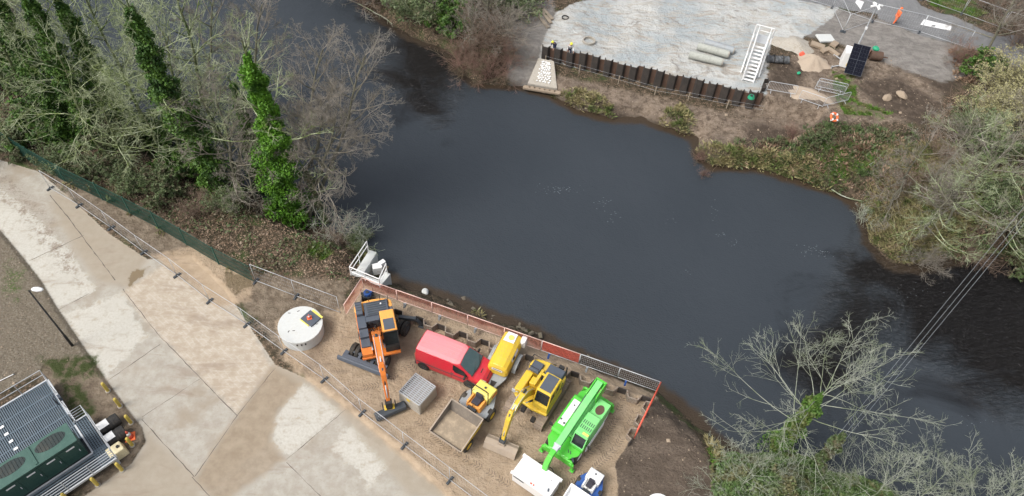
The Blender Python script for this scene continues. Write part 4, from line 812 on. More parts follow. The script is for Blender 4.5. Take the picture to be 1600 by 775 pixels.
    q.prof([(-.42, .04), (-.36, .0), (-.28, .3), (-.05, .46), (.25, .4), (.42, .1), (.46, .12), (.28, .46), (-.05, .52), (-.33, .36)], -.95, .95)
    for yy in (-.95, .92): q.prof([(-.38, .02), (.44, .1), (.28, .44), (-.05, .5), (-.31, .34)], yy, yy + .03)
    q.box(-.3, -.24, -.93, .93, .36, .42).box(-.12, .12, -.2, .2, .5, .66)
    q.build('bucket', M['bucket'], r, .01)
    MB().tube([(1.3, -.95, 2.0), (1.3, -.7, 2.2), (1.1, -.62, 1.7)], .02, 6).cb((1.3, -.95, 2.1), (.05, .2, .28)).build('mirror', M['galv'], r)
yellow_excavator()
bpy.data.objects['tracked_excavator'].scale = (1.07,) * 3

# ------------------------------------------------------------------ green telehandler
def telehandler():
    r = empty('telehandler', (4.68, 20.05, 0), R(-122), 'bright green rotating telehandler with its boom laid over the chassis', 'telehandler')
    for e in (-1, 1):
        q = MB(); a = e
        q.plan([(a * 1.15, -1.12), (a * 1.9, -1.12), (a * 2.45, -.7), (a * 2.45, .7), (a * 1.9, 1.12), (a * 1.15, 1.12)], 1.12, 1.26).prof([(a * 2.35, .5), (a * 2.5, .5), (a * 2.5, 1.15), (a * 2.35, 1.15)], -1.05, 1.05); q.build('mudguard_deck', M['green'], r, .04)
        for s in (-1, 1):
            q = MB(); q.bar((e * 2.4, s * .75, .85), (e * 2.48, s * 1.08, .85), .18, .28).bar((e * 2.48, s * 1.08, .95), (e * 2.48, s * 1.12, .3), .14, .14).cb((e * 2.48, s * 1.12, .22), (.28, .28, .08)); q.build('stabiliser', M['green'], r, .02)
            wheel(r, e * 1.6, s * .92, .58, .38, M['white'], lug=18)
    q = MB(); q.box(-1.9, 1.9, -.5, .5, .6, 1.1).box(-1.05, 1.05, -.95, .95, .62, 1.2); q.build('chassis', M['green'], r, .03)
    q = MB(); n = 6
    for k in range(2): q.cb((2.0, .45 + k * .16, 1.265), (.22, .05, .02), .5)
    q.cb((2.3, .95, 1.2), (.3, .12, .1), .7).build('deck_slot', M['dgrey'], r)
    MB().tube([(0, 0, 1.1), (0, 0, 1.4)], .6, 24).build('slew_ring', M['dgrey'], r)
    MB().box(-1.7, .9, .3, 1.22, 1.35, 2.35, None, .03, .03).box(-1.9, 1.2, -.35, .3, 1.35, 1.75).build('turret', M['green_pale'], r, .05)
    q = MB(); q.prof([(-1.25, 1.35), (1.45, 1.35), (1.6, 1.6), (1.5, 1.75), (-1.1, 1.95), (-1.25, 1.9)], -1.15, -.4); q.build('engine_hood', M['green'], r, .06)
    q = MB(); q.add([(-.9, -1.0, 1.95), (-.9, -.55, 1.95), (1.05, -.55, 1.82), (1.05, -1.0, 1.82)], [(0, 3, 2, 1)]); q.v = [(x, y, z + .012) for x, y, z in q.v]; q.build('hood_panel', M['white'], r)
    q = MB()
    for x, y in ((-.5, -.75), (.9, -.65), (.75, -.95)): q.tube([(x, y, 1.9), (x, y, 1.98)], .05, 8)
    q.build('hood_knob', M['black'], r)
    # cab in front
    q = MB(); q.prof([(.35, 1.15), (1.62, 1.15), (1.7, 1.6), (1.62, 1.75), (.35, 1.75)], .3, 1.2).build('cab_lower', M['green'], r, .04)
    q = MB(); q.prof([(.4, 1.75), (1.62, 1.75), (1.25, 2.55), (.4, 2.6)], .34, 1.16).build('cab_glass', M['glass'], r)
    q = MB()
    for yy in (.33, 1.17): q.bar((1.64, yy, 1.72), (1.27, yy, 2.56), .06, .08).bar((.4, yy, 1.7), (.4, yy, 2.6), .06, .1).bar((.4, yy, 2.56), (1.3, yy, 2.56), .06)
    q.bar((1.3, .3, 2.57), (1.3, 1.2, 2.57), .08).bar((1.66, .3, 1.74), (1.66, 1.2, 1.74), .06).build('cab_pillars', M['green_pale'], r)
    MB().box(-.35, 1.28, .28, 1.22, 2.55, 2.66, None, .05, .05).build('cab_roof', M['green_pale'], r, .04)
    q = MB()
    for a in range(6):
        for b in range(2): q.cb((.38 + b * .36, .42 + a * .13, 2.665), (.26, .05, .02))
    q.build('roof_grille', M['dgrey'], r)
    q = MB(); q.cb((1.12, .95, 2.68), (.14, .4, .06)).build('work_light', M['yellow_pale'], r)
    q = MB(); n = 22; q.add([(-.95 + .36 * math.cos(2 * PI * k / n), .78 + .27 * math.sin(2 * PI * k / n), 2.362) for k in range(n)], [tuple(range(n))]); q.build('rust_patch', M['rust'], r)
    q = MB(); q.box(-.9, 1.3, 1.235, 1.3, .95, 1.5).build('side_box', M['white'], r, .03)
    q = MB(); q.cb((1.35, 1.45, 1.9), (.1, .2, .25)).tube([(1.35, 1.2, 1.9), (1.35, 1.42, 1.95)], .02, 6).cb((1.35, -1.3, 1.8), (.1, .2, .25)).tube([(1.35, -1.1, 1.7), (1.35, -1.3, 1.8)], .02, 6).build('mirror', M['black'], r)
    # boom
    q = MB(); q.prof([(-2.4, 2.2), (-2.0, 2.1), (-1.2, 2.3), (-1.1, 3.1), (-2.2, 3.2), (-2.45, 3.0)], -.42, -.34).prof([(-2.4, 2.2), (-2.0, 2.1), (-1.2, 2.3), (-1.1, 3.1), (-2.2, 3.2), (-2.45, 3.0)], .24, .32).box(-2.45, -2.3, -.42, .32, 2.3, 3.1).build('boom_bracket', M['green'], r, .02)
    q = MB(); beam(q, [(-2.3, 2.9), (-.5, 2.75), (2.55, 2.3)], [.42, .42, .4], [.46, .48, .42], -.1); q.build('boom', M['green_pale'], r, .03)
    q = MB(); beam(q, [(2.5, 2.3), (2.95, 2.24)], [.34, .34], [.34, .34], -.1).box(2.52, 2.62, -.33, .13, 2.06, 2.54); q.build('inner_boom', M['galv'], r, .02)
    q = MB(); beam(q, [(2.9, 2.28), (3.3, 2.22), (3.6, 1.9), (3.75, 1.35), (3.8, 1.0)], [.32, .32, .34, .34, .3], [.36, .42, .42, .36, .28], -.1); q.build('boom_head', M['green'], r, .03)
    q = MB(); q.cb((3.74, -.1, 1.5), (.1, .18, .05), 0, R(60)).build('warning_sticker', M['yellow'], r)
    q = MB(); q.cb((3.95, -.1, .8), (.12, .9, .8)).build('carriage', M['dgrey'], r, .02)
    q = MB(); q.tube([(.0, -.42, 2.0), (-1.8, -.42, 2.5)], .08, 10).build('lift_ram', M['dgrey'], r)
telehandler()
bpy.data.objects['telehandler'].scale = (.95,) * 3

# ------------------------------------------------------------------ white box attachment
c0 = (G(820, 713.5, 1.25) + G(856, 774, 1.25)) / 2
r = empty('white_container', (c0.x + .02, c0.y - .02, 0), R(-32), 'long white steel box lying below the green telehandler boom', 'container')
MB().prof([(-.6, .1), (.55, .1), (.68, 1.25), (-.68, 1.25)], -1.22, 1.22, Matrix.Rotation(R(90), 4, 'Z')).build('body', M['white'], r, .03)
MB().box(-1.25, 1.25, -.7, .7, 1.25, 1.3).build('lid', M['white'], r, .015)
q = MB()
for x in (-1.27, 1.27):
    for y in (-.62, .62): q.cb((x, y, 1.22), (.12, .16, .2))
q.build('corner_bracket', M['white'], r, .02)
q = MB(); q.cb((-.75, -.705, 1.08), (.7, .02, .1), 0, 0, R(7)); q.build('lettering_band', M['slate'], r); MB().cb((1.0, -.3, 1.303), (.12, .2, .01), .4).build('lid_latch', M['slate'], r); MB().cb((.85, .25, 1.303), (.05, .05, .01)).build('lid_plug', M['slate'], r)
q = MB(); q.cb((.0, -.55, 1.304), (.13, .1, .008)).cb((.17, -.55, 1.304), (.1, .1, .008)); q.build('red_badge', M['redrail'], r)
q = MB(); q.tube([(-.5, .76, .8), (-.2, .9, 1.2), (.5, .9, 1.2), (.8, .76, .8)], .03, 6).build('hanger_bar', M['black'], r)

# blue pump by the piles
r = empty('water_pump', (-9.62, 28.95, 0), R(20), 'small blue pump wheel with a black frame in the corner of the orange barrier', 'pump')
MB().tube([(0, 0, .35), (0, 0, .6)], .26, 20).build('hose_drum', M['blue'], r, .03)
MB().tube([(0, 0, .3), (0, 0, .36)], .34, 20).tube([(0, 0, .59), (0, 0, .64)], .12, 12).build('drum_flange', M['dgrey'], r)
q = MB(); q.tube([(-.4, -.3, 0), (-.4, -.3, .7), (-.4, .3, .7), (-.4, .3, 0)], .025, 6).tube([(.4, -.3, 0), (.4, -.3, .5), (.4, .3, .5), (.4, .3, 0)], .025, 6).box(-.4, .4, -.3, .3, .05, .3).build('frame', M['black'], r)

# ------------------------------------------------------------------ steel gantry with the green cabinet (bottom left)
GO = Vector((-27.657, 20.849, 0)); GR = R(47)
def gant(name, label, cat, grp=None): return empty(name, GO, GR, label, cat, grp)   # local x = u, local -y = v
def bars(q, u0, u1, v0, v1, z, st=.105, th=.03, hh=.03, along='u'):
    if along == 'u':
        n = int((v1 - v0) / st)
        for i in range(n + 1): q.bar((u0, -(v0 + (v1 - v0) * i / n), z), (u1, -(v0 + (v1 - v0) * i / n), z), th, hh)
    else:
        n = int((u1 - u0) / st)
        for i in range(n + 1): q.bar((u0 + (u1 - u0) * i / n, -v0, z), (u0 + (u1 - u0) * i / n, -v1, z), th, hh)
M['grate'] = mat('galvanised_grating', (.12, .16, .195), .5, .35, dirt=.3, dcol=(.2, .23, .25))
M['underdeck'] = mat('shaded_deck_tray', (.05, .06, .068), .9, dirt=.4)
r = gant('gantry_platform', 'galvanised steel gantry with ribbed grating decks and railings around the green cabinet', 'gantry')
q = MB(); bars(q, -7.5, -.15, 0.05, 5.0, .72, .11, .06, .035, 'v'); bars(q, -7.5, -.15, 0.05, 5.0, .70, .85, .06, .05, 'u'); q.build('main_grating', M['grate'], r)
q = MB(); bars(q, -.1, .68, 3.85, 7.45, .72, .13, .05, .035, 'v'); bars(q, -.1, .68, 3.85, 7.45, .70, .13, .03, .03, 'u'); q.build('annex_grating', M['grate'], r)
q = MB(); bars(q, -7.5, .66, 6.3, 7.5, .69, .16, .07, .03, 'u'); q.build('front_grating', M['grate'], r)
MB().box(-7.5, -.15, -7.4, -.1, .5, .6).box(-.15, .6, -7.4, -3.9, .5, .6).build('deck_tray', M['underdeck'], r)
q = MB()
for a, b in (((-7.5, 0), (0, 0)), ((0, 0), (0, 3.8)), ((0, 3.8), (.72, 3.8)), ((.72, 3.8), (.72, 7.52)), ((.72, 7.52), (-7.5, 7.52)), ((-.1, 4), (-.1, 6.3)), ((-7.5, 6.32), (-.1, 6.32))):
    q.bar((a[0], -a[1], .66), (b[0], -b[1], .66), .09, .16)
q.build('edge_beam', M['galv'], r)
for i, (u, v) in enumerate([(-6, .1), (-3, .1), (-.1, .1), (-.1, 3.7), (.65, 4.2), (.65, 7.45), (-2.6, 7.45), (-5.2, 7.45)]): MB().box(u - .07, u + .07, -v - .07, -v + .07, 0, .6).build('leg', M['galv'], r)
def railing(name, pts, label, gap=1.4, z0=.72, h=1.08, mid=(.55,), knee=None, m=None, par=None, rad=.024):
    rr_ = par or r
    q = MB(); L = 0
    for z in (h,) + tuple(h * k for k in mid): q.tube([(p[0], -p[1], z0 + z) for p in pts], rad, 6)
    for a, b in zip(pts, pts[1:]):
        d = math.dist(a, b); n = max(1, round(d / gap))
        for i in range(n + 1): x = a[0] + (b[0] - a[0]) * i / n; y = a[1] + (b[1] - a[1]) * i / n; q.tube([(x, -y, z0), (x, -y, z0 + h)], rad, 6)
    o = q.build(name, m or M['galv'], rr_, smooth=False)
    return o
railing('guard_rail', [(-7.5, -.02), (0, -.02), (0, 3.85)], '')
railing('guard_rail', [(.0, 3.8), (.74, 3.8), (.74, 7.54), (-7.5, 7.54)], '', mid=(.3, .55, .78))
q = MB(); q.tube([(-.25, -2.05, .75), (-.25, -2.05, 1.5), (.0, -2.05, 1.8)], .05, 8).cb((.05, -2.3, 1.5), (.2, .3, .35)).build('junction_box', M['slate'], r)
q = MB()
for k in range(7): q.cb((-3.2 + k * .02, -.7 - k * .62, .755), (.22, .16, .02))
q.build('grating_clip', M['white'], r)
c_ = gant('generator_cabinet', 'dark green louvred generator cabinet with two round fan openings on the gantry', 'cabinet')
MB().box(-7.4, -.28, -6.24, -4.92, .78, 2.46).build('body', M['dgreen'], c_, .02)
MB().box(-7.45, -.22, -6.28, -4.86, 2.46, 2.54).build('lid', M['roofgreen'], c_, .02)
q = MB(); q.box(-2.42, -2.3, -6.2, -4.9, 2.54, 2.6); q.box(-4.7, -4.58, -6.2, -4.9, 2.54, 2.6); q.build('lid_rib', M['roofgreen'], c_, .01)
fan = mat('fan_mesh', (.03, .042, .042), .9, dirt=.2)
for u in (-1.35, -3.5, -5.8):
    q = MB(); n = 26; q.add([(u + .82 * math.cos(2 * PI * k / n), -5.42 + .4 * math.sin(2 * PI * k / n), 2.548) for k in range(n)], [tuple(range(n))])
    for k in range(9): q.bar((u - .7 + k * .175, -5.42 - .38 * math.sqrt(max(0, 1 - ((k - 4) / 4.6) ** 2)), 2.56), (u - .7 + k * .175, -5.42 + .38 * math.sqrt(max(0, 1 - ((k - 4) / 4.6) ** 2)), 2.56), .02, .02)
    q.build('fan_opening', fan, c_)
for k in range(6):
    u = -1.35 - k * 1.06
    d_ = MB().box(u, u + .98, -6.265, -6.24, .9, 2.3).build('door', M['dgreen'], c_, .006)
    MB().box(u + .35, u + .8, -6.285, -6.266, 2.1, 2.2).build('label_plate', M['white'], d_)
    MB().box(u + .86, u + .9, -6.3, -6.266, 1.5, 1.7).build('handle', M['galv'], d_)
bl = ['yellow bollard beside the gravel and mossy patch, topmost of the row', 'yellow bollard second from the top beside the concrete edge', 'yellow bollard third from the top above the traffic cone', 'yellow bollard between the traffic cone and the cream drum', 'yellow bollard at the corner of the gantry below the cream drum', 'yellow bollard along the lower side of the gantry', 'yellow bollard nearest the bottom edge of the picture']
b0 = None
for (x, y), lb in zip([G(*p)[:2] for p in ((169, 611), (188, 635), (205, 661), (207, 696), (191, 735), (153, 758), (108, 782))], bl):
    if b0 is None:
        b0 = empty('bollard', (x, y, 0), 0, lb, 'bollard', 'yellow bollards round the gantry'); MB().tube([(0, 0, 0), (0, 0, .92), (0, 0, 1.0)], [.1, .1, .06], 14).build('post', M['bollard'], b0, smooth=False)
        MB().tube([(0, 0, 0), (0, 0, .06)], .16, 14).build('footing', M['oldconc'], b0)
    else: dup(b0, (x, y, 0), random.Random(lb).uniform(0, 3), lb)
for k, (x, y, l0) in enumerate(((-23.05, 18.35, 'black plastic drum with white bands, farther from the cream tank'), (-22.4, 17.62, 'black plastic drum with white bands, next to the cream tank'))):
    t = empty('plastic_drum', (x, y, .42), R(48), l0, 'drum', 'drums lying beside the gantry')
    q = MB(); rg = []
    for a, rr_ in ((-.62, .3), (-.6, .38), (-.25, .42), (-.2, .39), (.2, .39), (.25, .42), (.6, .38), (.62, .3)): rg.append([(a, rr_ * math.cos(2 * PI * j / 24), rr_ * math.sin(2 * PI * j / 24)) for j in range(24)])
    q.loft(rg).build('shell', M['black'], t, .01)
    q = MB(); q.loft([[(a, .425 * math.cos(R(35 + 11 * j)), .425 * math.sin(R(35 + 11 * j))) for j in range(9)] for a in (-.56, .05)], closed=False, cap=False).build('white_band', M['white'], t)
t = empty('cream_tank', (-21.98, 16.75, 0), R(48), 'cream coloured square plastic tank at the corner of the gantry', 'tank')
MB().box(-.5, .5, -.4, .4, .02, .75, None, .08, .08).build('body', M['cream'], t, .06); MB().tube([(.2, 0, .75), (.2, 0, .82)], .09, 12).build('cap', M['black'], t)
t = empty('pallet_stick', on(8, 592), R(40), 'thin white pole lying on the gravel at the left edge', 'pole'); MB().tube([(-.5, 0, .05), (.5, 0, .05)], .03, 6).build('shaft', M['white'], t); MB().tube([(.5, 0, .05), (.56, 0, .05)], .04, 6).build('end_cap', M['dgrey'], t)

# ------------------------------------------------------------------ outfall with handrails
r = empty('outfall_structure', (-10.6, 31.2, 0), 0, 'pale concrete outfall with two wing walls at the river bank', 'outfall')
a = G(583, 392, -.6); b = G(560, 428, -.6); q = MB(); q.bar((a.x + 10.6, a.y - 31.2, -1.35), (b.x + 10.6, b.y - 31.2, -1.35), .62, 1.5); q.build('wing_wall', M['concrete'], r, .03)
a = G(606, 425, -.4); b = G(594, 440, -.4); q = MB(); q.bar((a.x + 10.6, a.y - 31.2, -1.3), (b.x + 10.6, b.y - 31.2, -1.3), .45, 1.7); q.build('wing_wall', M['concrete'], r, .03)
a = G(549, 425, -.3); b = G(597, 443, -.3); q = MB(); q.bar((a.x + 10.6, a.y - 31.2, -1.2), (b.x + 10.6, b.y - 31.2, -1.2), .4, 1.7); q.build('head_wall', M['concrete'], r, .03)
q = MB(); a = G(590, 420, -1.2); q.cb((a.x + 10.6, a.y - 31.2, -1.2), (.7, .5, .8), .3).cb((a.x + 10.9, a.y - 30.9, -.9), (.5, .35, .4), .8); q.build('flap_block', M['white'], r, .05)
q = MB(); a = G(578, 425, -2.0); q.cb((a.x + 10.6, a.y - 31.2, -2.25), (1.9, 2.2, .3), R(-20)).build('apron', mat('silty_apron', (.2, .15, .08), .6, dirt=.5), r)
for pts, lb in (([G(573, 377, .75), G(546, 417, .75)], 'white handrail along the upstream side of the outfall'), ([G(546, 417, .75), G(592, 436, .75)], 'white handrail along the head of the outfall'), ([G(592, 436, .75), G(603, 412, .75)], 'short white handrail on the downstream side of the outfall')):
    t = empty('handrail', (pts[0].x, pts[0].y, -.3), math.atan2(pts[1].y - pts[0].y, pts[1].x - pts[0].x), lb, 'handrail', 'handrails round the outfall'); L = (pts[1] - pts[0]).length
    MB().tube([(0, 0, 1.05), (L, 0, 1.05)], .04, 6).build('top_rail', M['white'], t); MB().tube([(0, 0, .55), (L, 0, .55)], .035, 6).build('mid_rail', M['white'], t)
    n = max(1, round(L / 1.1))
    for i in range(n + 1): MB().tube([(L * i / n, 0, -.2), (L * i / n, 0, 1.05)], .035, 6).build('post', M['white'], t)

# ------------------------------------------------------------------ rocks
def rock(loc, s_, seed, label, m=None, flat=.7, grp=None, cat='rock'):
    rr = random.Random(seed); bm = bmesh.new(); bmesh.ops.create_icosphere(bm, subdivisions=2, radius=1)
    off = [Vector((rr.uniform(-1, 1), rr.uniform(-1, 1), rr.uniform(-1, 1))).normalized() for _ in range(9)]
    for v in bm.verts:
        p = v.co.normalized(); k = 1.
        for o in off: k = min(k, .78 / max(.3, p.dot(o)) if p.dot(o) > .5 else 1.)
        v.co = Vector((p.x * k * s_[0], p.y * k * s_[1], p.z * k * s_[2])) * rr.uniform(.96, 1.04)
    me = bpy.data.meshes.new('boulder'); bm.to_mesh(me); bm.free(); me.materials.append(m or M['stone'])
    o = bpy.data.objects.new('boulder', me); COL.objects.link(o); o.location = loc; o.rotation_euler = (rr.uniform(-.2, .2), rr.uniform(-.2, .2), rr.uniform(0, 3)); tag(o, label, cat, grp)
    return o
for i, (x, y, s_, lb, mm) in enumerate([(1385, 154, (.55, .4, .35), 'dark brown boulder on the churned mud below the solar tower', 'stone'), (1543, 162, (1.3, .9, .6), 'large flat sandstone boulder half under the yellow bush', 'stone'), (1408, 150, (.6, .5, .35), 'pale brown boulder right of the dark one on the mud', 'stone'), (1250, 222, (.8, .7, .7), 'brown upright rock beside the mossy stump at the bank', 'stone'), (672, 444, (.35, .3, .3), 'pale mossy stone nearest the outfall on the bank', 'concrete'), (664, 455, (.3, .3, .25), 'small white stone beside the mossy clump', 'concrete'), (725, 468, (.3, .3, .3), 'brown stone on the grassy hump above the barrier', 'rubble')]):
    p = on(x, y); rock(p + Vector((0, 0, .1)), s_, i + 3, lb, M[mm])
RB = [on(x, y) for x, y in ((800, 508), (815, 512), (830, 518), (845, 521), (858, 526), (872, 533), (880, 540), (895, 548), (760, 494), (742, 486), (700, 470), (655, 448), (640, 444), (910, 556), (940, 566))]
rr = random.Random(9); q = MB()
for p in RB:
    for k in range(7):
        c_ = p + Vector((rr.uniform(-.7, .7), rr.uniform(-.4, .4), rr.uniform(-.05, .1))); s0 = rr.uniform(.06, .2); q.cb(c_, (s0 * 2, s0 * 1.4, s0), rr.uniform(0, 3), rr.uniform(-.6, .6), rr.uniform(-.6, .6))
tag(q.build('bank_rubble', M['rubble'], None, .03), kind='stuff')

# ------------------------------------------------------------------ north platform objects
pl = [((1103, 91), (1077, 85), (1128, 97), 'front concrete pipe of the three lying on the slurry'), ((1, 1), (1090, 72), (1138, 85), 'middle concrete pipe of the three lying on the slurry'), ((1, 1), (1101, 66), (1146, 79), 'rear greyer pipe of the three lying on the slurry')]
for k, (_, a, b, lb) in enumerate(pl):
    A = G(*a, .35); B = G(*b, .35); L = (B - A).length
    t = empty('concrete_pipe', A, math.atan2(B.y - A.y, B.x - A.x), lb, 'pipe', 'concrete pipes lying on the platform')
    q = MB(); n = 24; rg = [[(x, a_ * math.cos(2 * PI * j / n), a_ * math.sin(2 * PI * j / n)) for j in range(n)] for x, a_ in ((0, .26), (0, .36), (L, .36), (L, .26), (0, .26))]
    q.loft(rg, cap=False).build('barrel', M['pipe'] if k < 2 else M['grey'], t, smooth=False)
    q = MB(); q.tube([(L - .02, 0, 0), (L + .1, 0, 0)], .3, n, False).build('spigot', M['oldconc'], t)
for (x, y, rad, h, m_, lb) in ((883, 29, .35, .18, 'black', 'small black ring lying on the slurry near the planks'), (920, 67, .62, .35, 'oldconc', 'concrete ring half sunk in the slurry near the workers'), (904, 48, .55, .08, 'concrete', 'faint ring buried almost flush in the slurry')):
    t = empty('ground_ring', G(x, y), 0, lb, 'ring'); q = MB(); n = 28; q.loft([[(a_ * math.cos(2 * PI * j / n), a_ * math.sin(2 * PI * j / n), z) for j in range(n)] for a_, z in ((rad, 0), (rad, h), (rad * .82, h), (rad * .82, 0))], cap=False).build('ring_wall', M[m_], t, .01)
    q = MB(); q.tube([(0, 0, .0), (0, 0, .02)], rad * .81, n).build('ring_fill', M['slate'] if m_ != 'concrete' else M['concrete'], t)
for (a, b, lb) in (((840, 12), (861, 38), 'upper of the three timber planks by the slurry edge'), ((836, 20), (857, 45), 'lower left timber plank of the three by the slurry edge'), ((848, 15), (863, 32), 'short dark timber plank of the three by the slurry edge')):
    A = on(*a); B = on(*b); o = MB().bar(A + Vector((0, 0, .15)), B + Vector((0, 0, .12)), .32, .12).build('timber_plank', M['wood'], None, .01); tag(o, lb, 'plank', 'timber planks at the slurry edge')
# temporary stair
sb = G(1168, 128, 0); sr = math.atan2(.955, .297)
r = empty('access_stair', sb, R(71), 'white aluminium access stair with handrails standing on the grey slurry', 'stairs')
L_, Hh, W_ = 3.0, 2.2, .95
for s in (-1, 1):
    MB().bar((0, s * W_ / 2, .05), (L_, s * W_ / 2, Hh), .06, .24).bar((L_, s * W_ / 2, Hh - .02), (L_ + 1.3, s * W_ / 2, Hh - .02), .06, .2).build('stringer', M['white'], r)
    q = MB(); y = s * (W_ / 2 + .06)
    for z in (.5, .78, 1.0): q.tube([(.1, y, z + .05), (L_, y, Hh + z), (L_ + 1.3, y, Hh + z)], .035, 6)
    for k in range(6): q.tube([(L_ * k / 5, y, Hh * k / 5), (L_ * k / 5, y, Hh * k / 5 + 1.0)], .03, 6)
    for k in (.45, .9, 1.3): q.tube([(L_ + k, y, Hh), (L_ + k, y, Hh + 1.0)], .03, 6)
    q.build('handrail', M['white'], r)
    y = s * (W_ / 2 + .35); q = MB()
    q.bar((L_ + 1.3, y, 0), (L_ + 1.3, y, Hh + 1.0), .09).bar((L_ - .2, y, 0), (L_ - .2, y, Hh + .4), .09).bar((1.0, y, .05), (L_ + 1.3, y, .05), .12).bar((1.0, y, .1), (L_ + 1.2, y, Hh), .08).bar((L_ - .2, y, Hh), (L_ + 1.3, y, Hh), .1).bar((L_ + 1.3, y, Hh + 1), (L_ + 1.3, s * W_ / 2, Hh + 1), .08)
    q.build('support_frame', M['white'], r)
for k in range(10): MB().box(L_ * (k + .5) / 10.5 - .11, L_ * (k + .5) / 10.5 + .11, -W_ / 2, W_ / 2, Hh * (k + .7) / 10.5 - .04, Hh * (k + .7) / 10.5).build('tread', M['white'], r)
q = MB(); n = 8
for k in range(n): q.bar((L_ + .05 + k * .17, -W_ / 2, Hh + .1), (L_ + .05 + k * .17, W_ / 2, Hh + .1), .1, .03)
q.build('landing', M['galv'], r)
q = MB()
for z in (.5, 1.0): q.tube([(L_ + 1.32, -W_ / 2, Hh + z), (L_ + 1.32, W_ / 2, Hh + z)], .035, 6)
q.build('end_rail', M['white'], r)

# solar camera tower
r = empty('camera_tower', G(1322, 104, 0), R(-18), 'white solar camera trailer with a big black panel and tall camera mast', 'camera tower')
MB().box(-.7, .7, -.5, .9, .15, 1.7, None, .06, .06).build('cabinet', M['white'], r, .04)
pnl = MB(); pnl.M = Matrix.Translation((.5, -.95, 1.6)) @ Matrix.Rotation(R(48), 4, 'X') @ Matrix.Diagonal((.88, 1.05, 1, 1))
pnl.box(-.85, .85, -1.35, 1.25, -.03, .03).build('solar_panel', M['solar'], r)
pnl2 = MB(); pnl2.M = pnl.M
for k in range(7): pnl2.bar((-.85 + 1.7 * k / 6, -1.35, .034), (-.85 + 1.7 * k / 6, 1.25, .034), .02 if k in (0, 3, 6) else .003, .01)
for k in range(9): pnl2.bar((-.85, -1.35 + 2.6 * k / 8, .036), (.85, -1.35 + 2.6 * k / 8, .036), .02 if k in (0, 4, 8) else .003, .01)
pnl2.build('panel_grid', M['slate'], r)
MB().box(-.15, .1, -.56, -.5, .4, .7).build('warning_sticker', M['yellow'], r)
MB().tube([(.25, .6, 1.6), (.25, .6, 3.3), (.25, .6, 3.32), (.25, .6, 6.2)], [.08, .08, .055, .05], 10).build('mast', M['galv'], r)
MB().cb((.25, .6, 3.9), (.2, .2, .25)).cb((.25, .6, 1.85), (.3, .3, .4)).build('mast_clamp', M['white'], r, .02)
for k in range(4):
    a = R(90 * k + 30); q = MB(); q.tube([(.25, .6, 6.1), (.25 + .35 * math.cos(a), .6 + .35 * math.sin(a), 6.25)], .05, 6).tube([(.25 + .2 * math.cos(a), .6 + .2 * math.sin(a), 6.22), (.25 + .55 * math.cos(a), .6 + .55 * math.sin(a), 6.12)], .11, 10); q.build('camera', M['white'], r, smooth=False)
q = MB()
for x, y in ((-1.3, -.9), (1.3, -.9), (-1.3, 1.2), (1.3, 1.2)): q.bar((x * .5, y * .5, .25), (x, y, .2), .07).tube([(x, y, 0), (x, y, .3)], .05, 8)
q.build('outrigger', M['galv'], r)

# crowd barriers
cb = empty('crowd_barrier', (0, 0, 0), 0, 'x', 'crowd barrier', 'galvanised crowd barriers round the spoil heap'); q = MB()
q.tube([(0, 0, .2), (0, 0, 1.02), (.08, 0, 1.1), (2.22, 0, 1.1), (2.3, 0, 1.02), (2.3, 0, .2), (0, 0, .2)], .024, 6); q.build('frame', M['galv'], cb)
q = MB()
for k in range(1, 19): q.tube([(2.3 * k / 19, 0, .2), (2.3 * k / 19, 0, 1.1)], .009, 4, False)
q.build('upright_bars', M['galv'], cb)
for x in (.35, 1.95): MB().tube([(x, -.3, 0), (x, -.2, .12), (x, 0, .2), (x, .2, .12), (x, .3, 0)], .02, 6).build('foot', M['galv'], cb)
lst = [((1272, 141), (1316, 151), 'crowd barrier nearer the river in the stacked pair by the grass'), ((1275, 137), (1319, 147), 'crowd barrier farther from the river in the stacked pair by the grass'), ((1247, 156), (1285, 168), 'crowd barrier in front of the lower sand heap'), ((1285, 168), (1323, 160), 'crowd barrier joined at an angle to the right of the sand heap'), ((1197, 142), (1241, 151), 'crowd barrier between the pile wall and the sand heap')]
for i, (a, b, lb) in enumerate(lst):
    A = on(*a); B = on(*b); o = cb if i == 0 else dup(cb)
    o.location = A; o.rotation_euler = (0, 0, math.atan2(B.y - A.y, B.x - A.x)); o.scale = ((B.xy - A.xy).length / 2.3, 1, 1); o['label'] = lb

# heaps
def heap(loc, a, b, h, seed, label, m_, cat='sand heap'):
    rr = random.Random(seed); n = 30; V = [(0, 0, h)]; Fc = []
    for i in range(1, 9):
        t = i / 8
        for j in range(n):
            an = 2 * PI * j / n; k = 1 + .16 * math.sin(an * 3 + seed) + .1 * math.sin(an * 7 + seed * 2) + rr.uniform(-.04, .04); V.append((a * t * k * math.cos(an), b * t * k * math.sin(an), h * (1 - t * t * (3 - 2 * t)) + rr.uniform(-.05, .05) * h - (.12 if i == 8 else 0)))
    for j in range(n): Fc.append((0, 1 + j, 1 + (j + 1) % n))
    for i in range(7):
        for j in range(n): Fc.append((1 + i * n + j, 1 + (i + 1) * n + j, 1 + (i + 1) * n + (j + 1) % n, 1 + i * n + (j + 1) % n))
    q = MB(); q.add(V, Fc); o = q.build('sand_heap', m_, None, smooth=True); o.location = loc; o.rotation_euler = (0, 0, R(-20)); return tag(o, label, cat)
heap(on(1270, 98), 1.7, 1.5, .8, 1, 'rounded heap of pale sand beside the solar camera tower', M['sand'])
heap(on(1266, 148), 2.0, 1.0, .5, 2, 'low heap of pale sand inside the crowd barriers', M['sand'])
heap(on(1240, 70), 2.2, 1.6, .6, 4, 'heap of brown spoil behind the black wrapped roll', M['oldconc'], 'spoil heap')
sp = rock(on(1252, 88) + Vector((0, 0, .25)), (.3, .3, .3), 21, 'small bright red bundle on the edge of the sand heap', M['redrail'], cat='bundle'); sp.name = 'red_bundle'
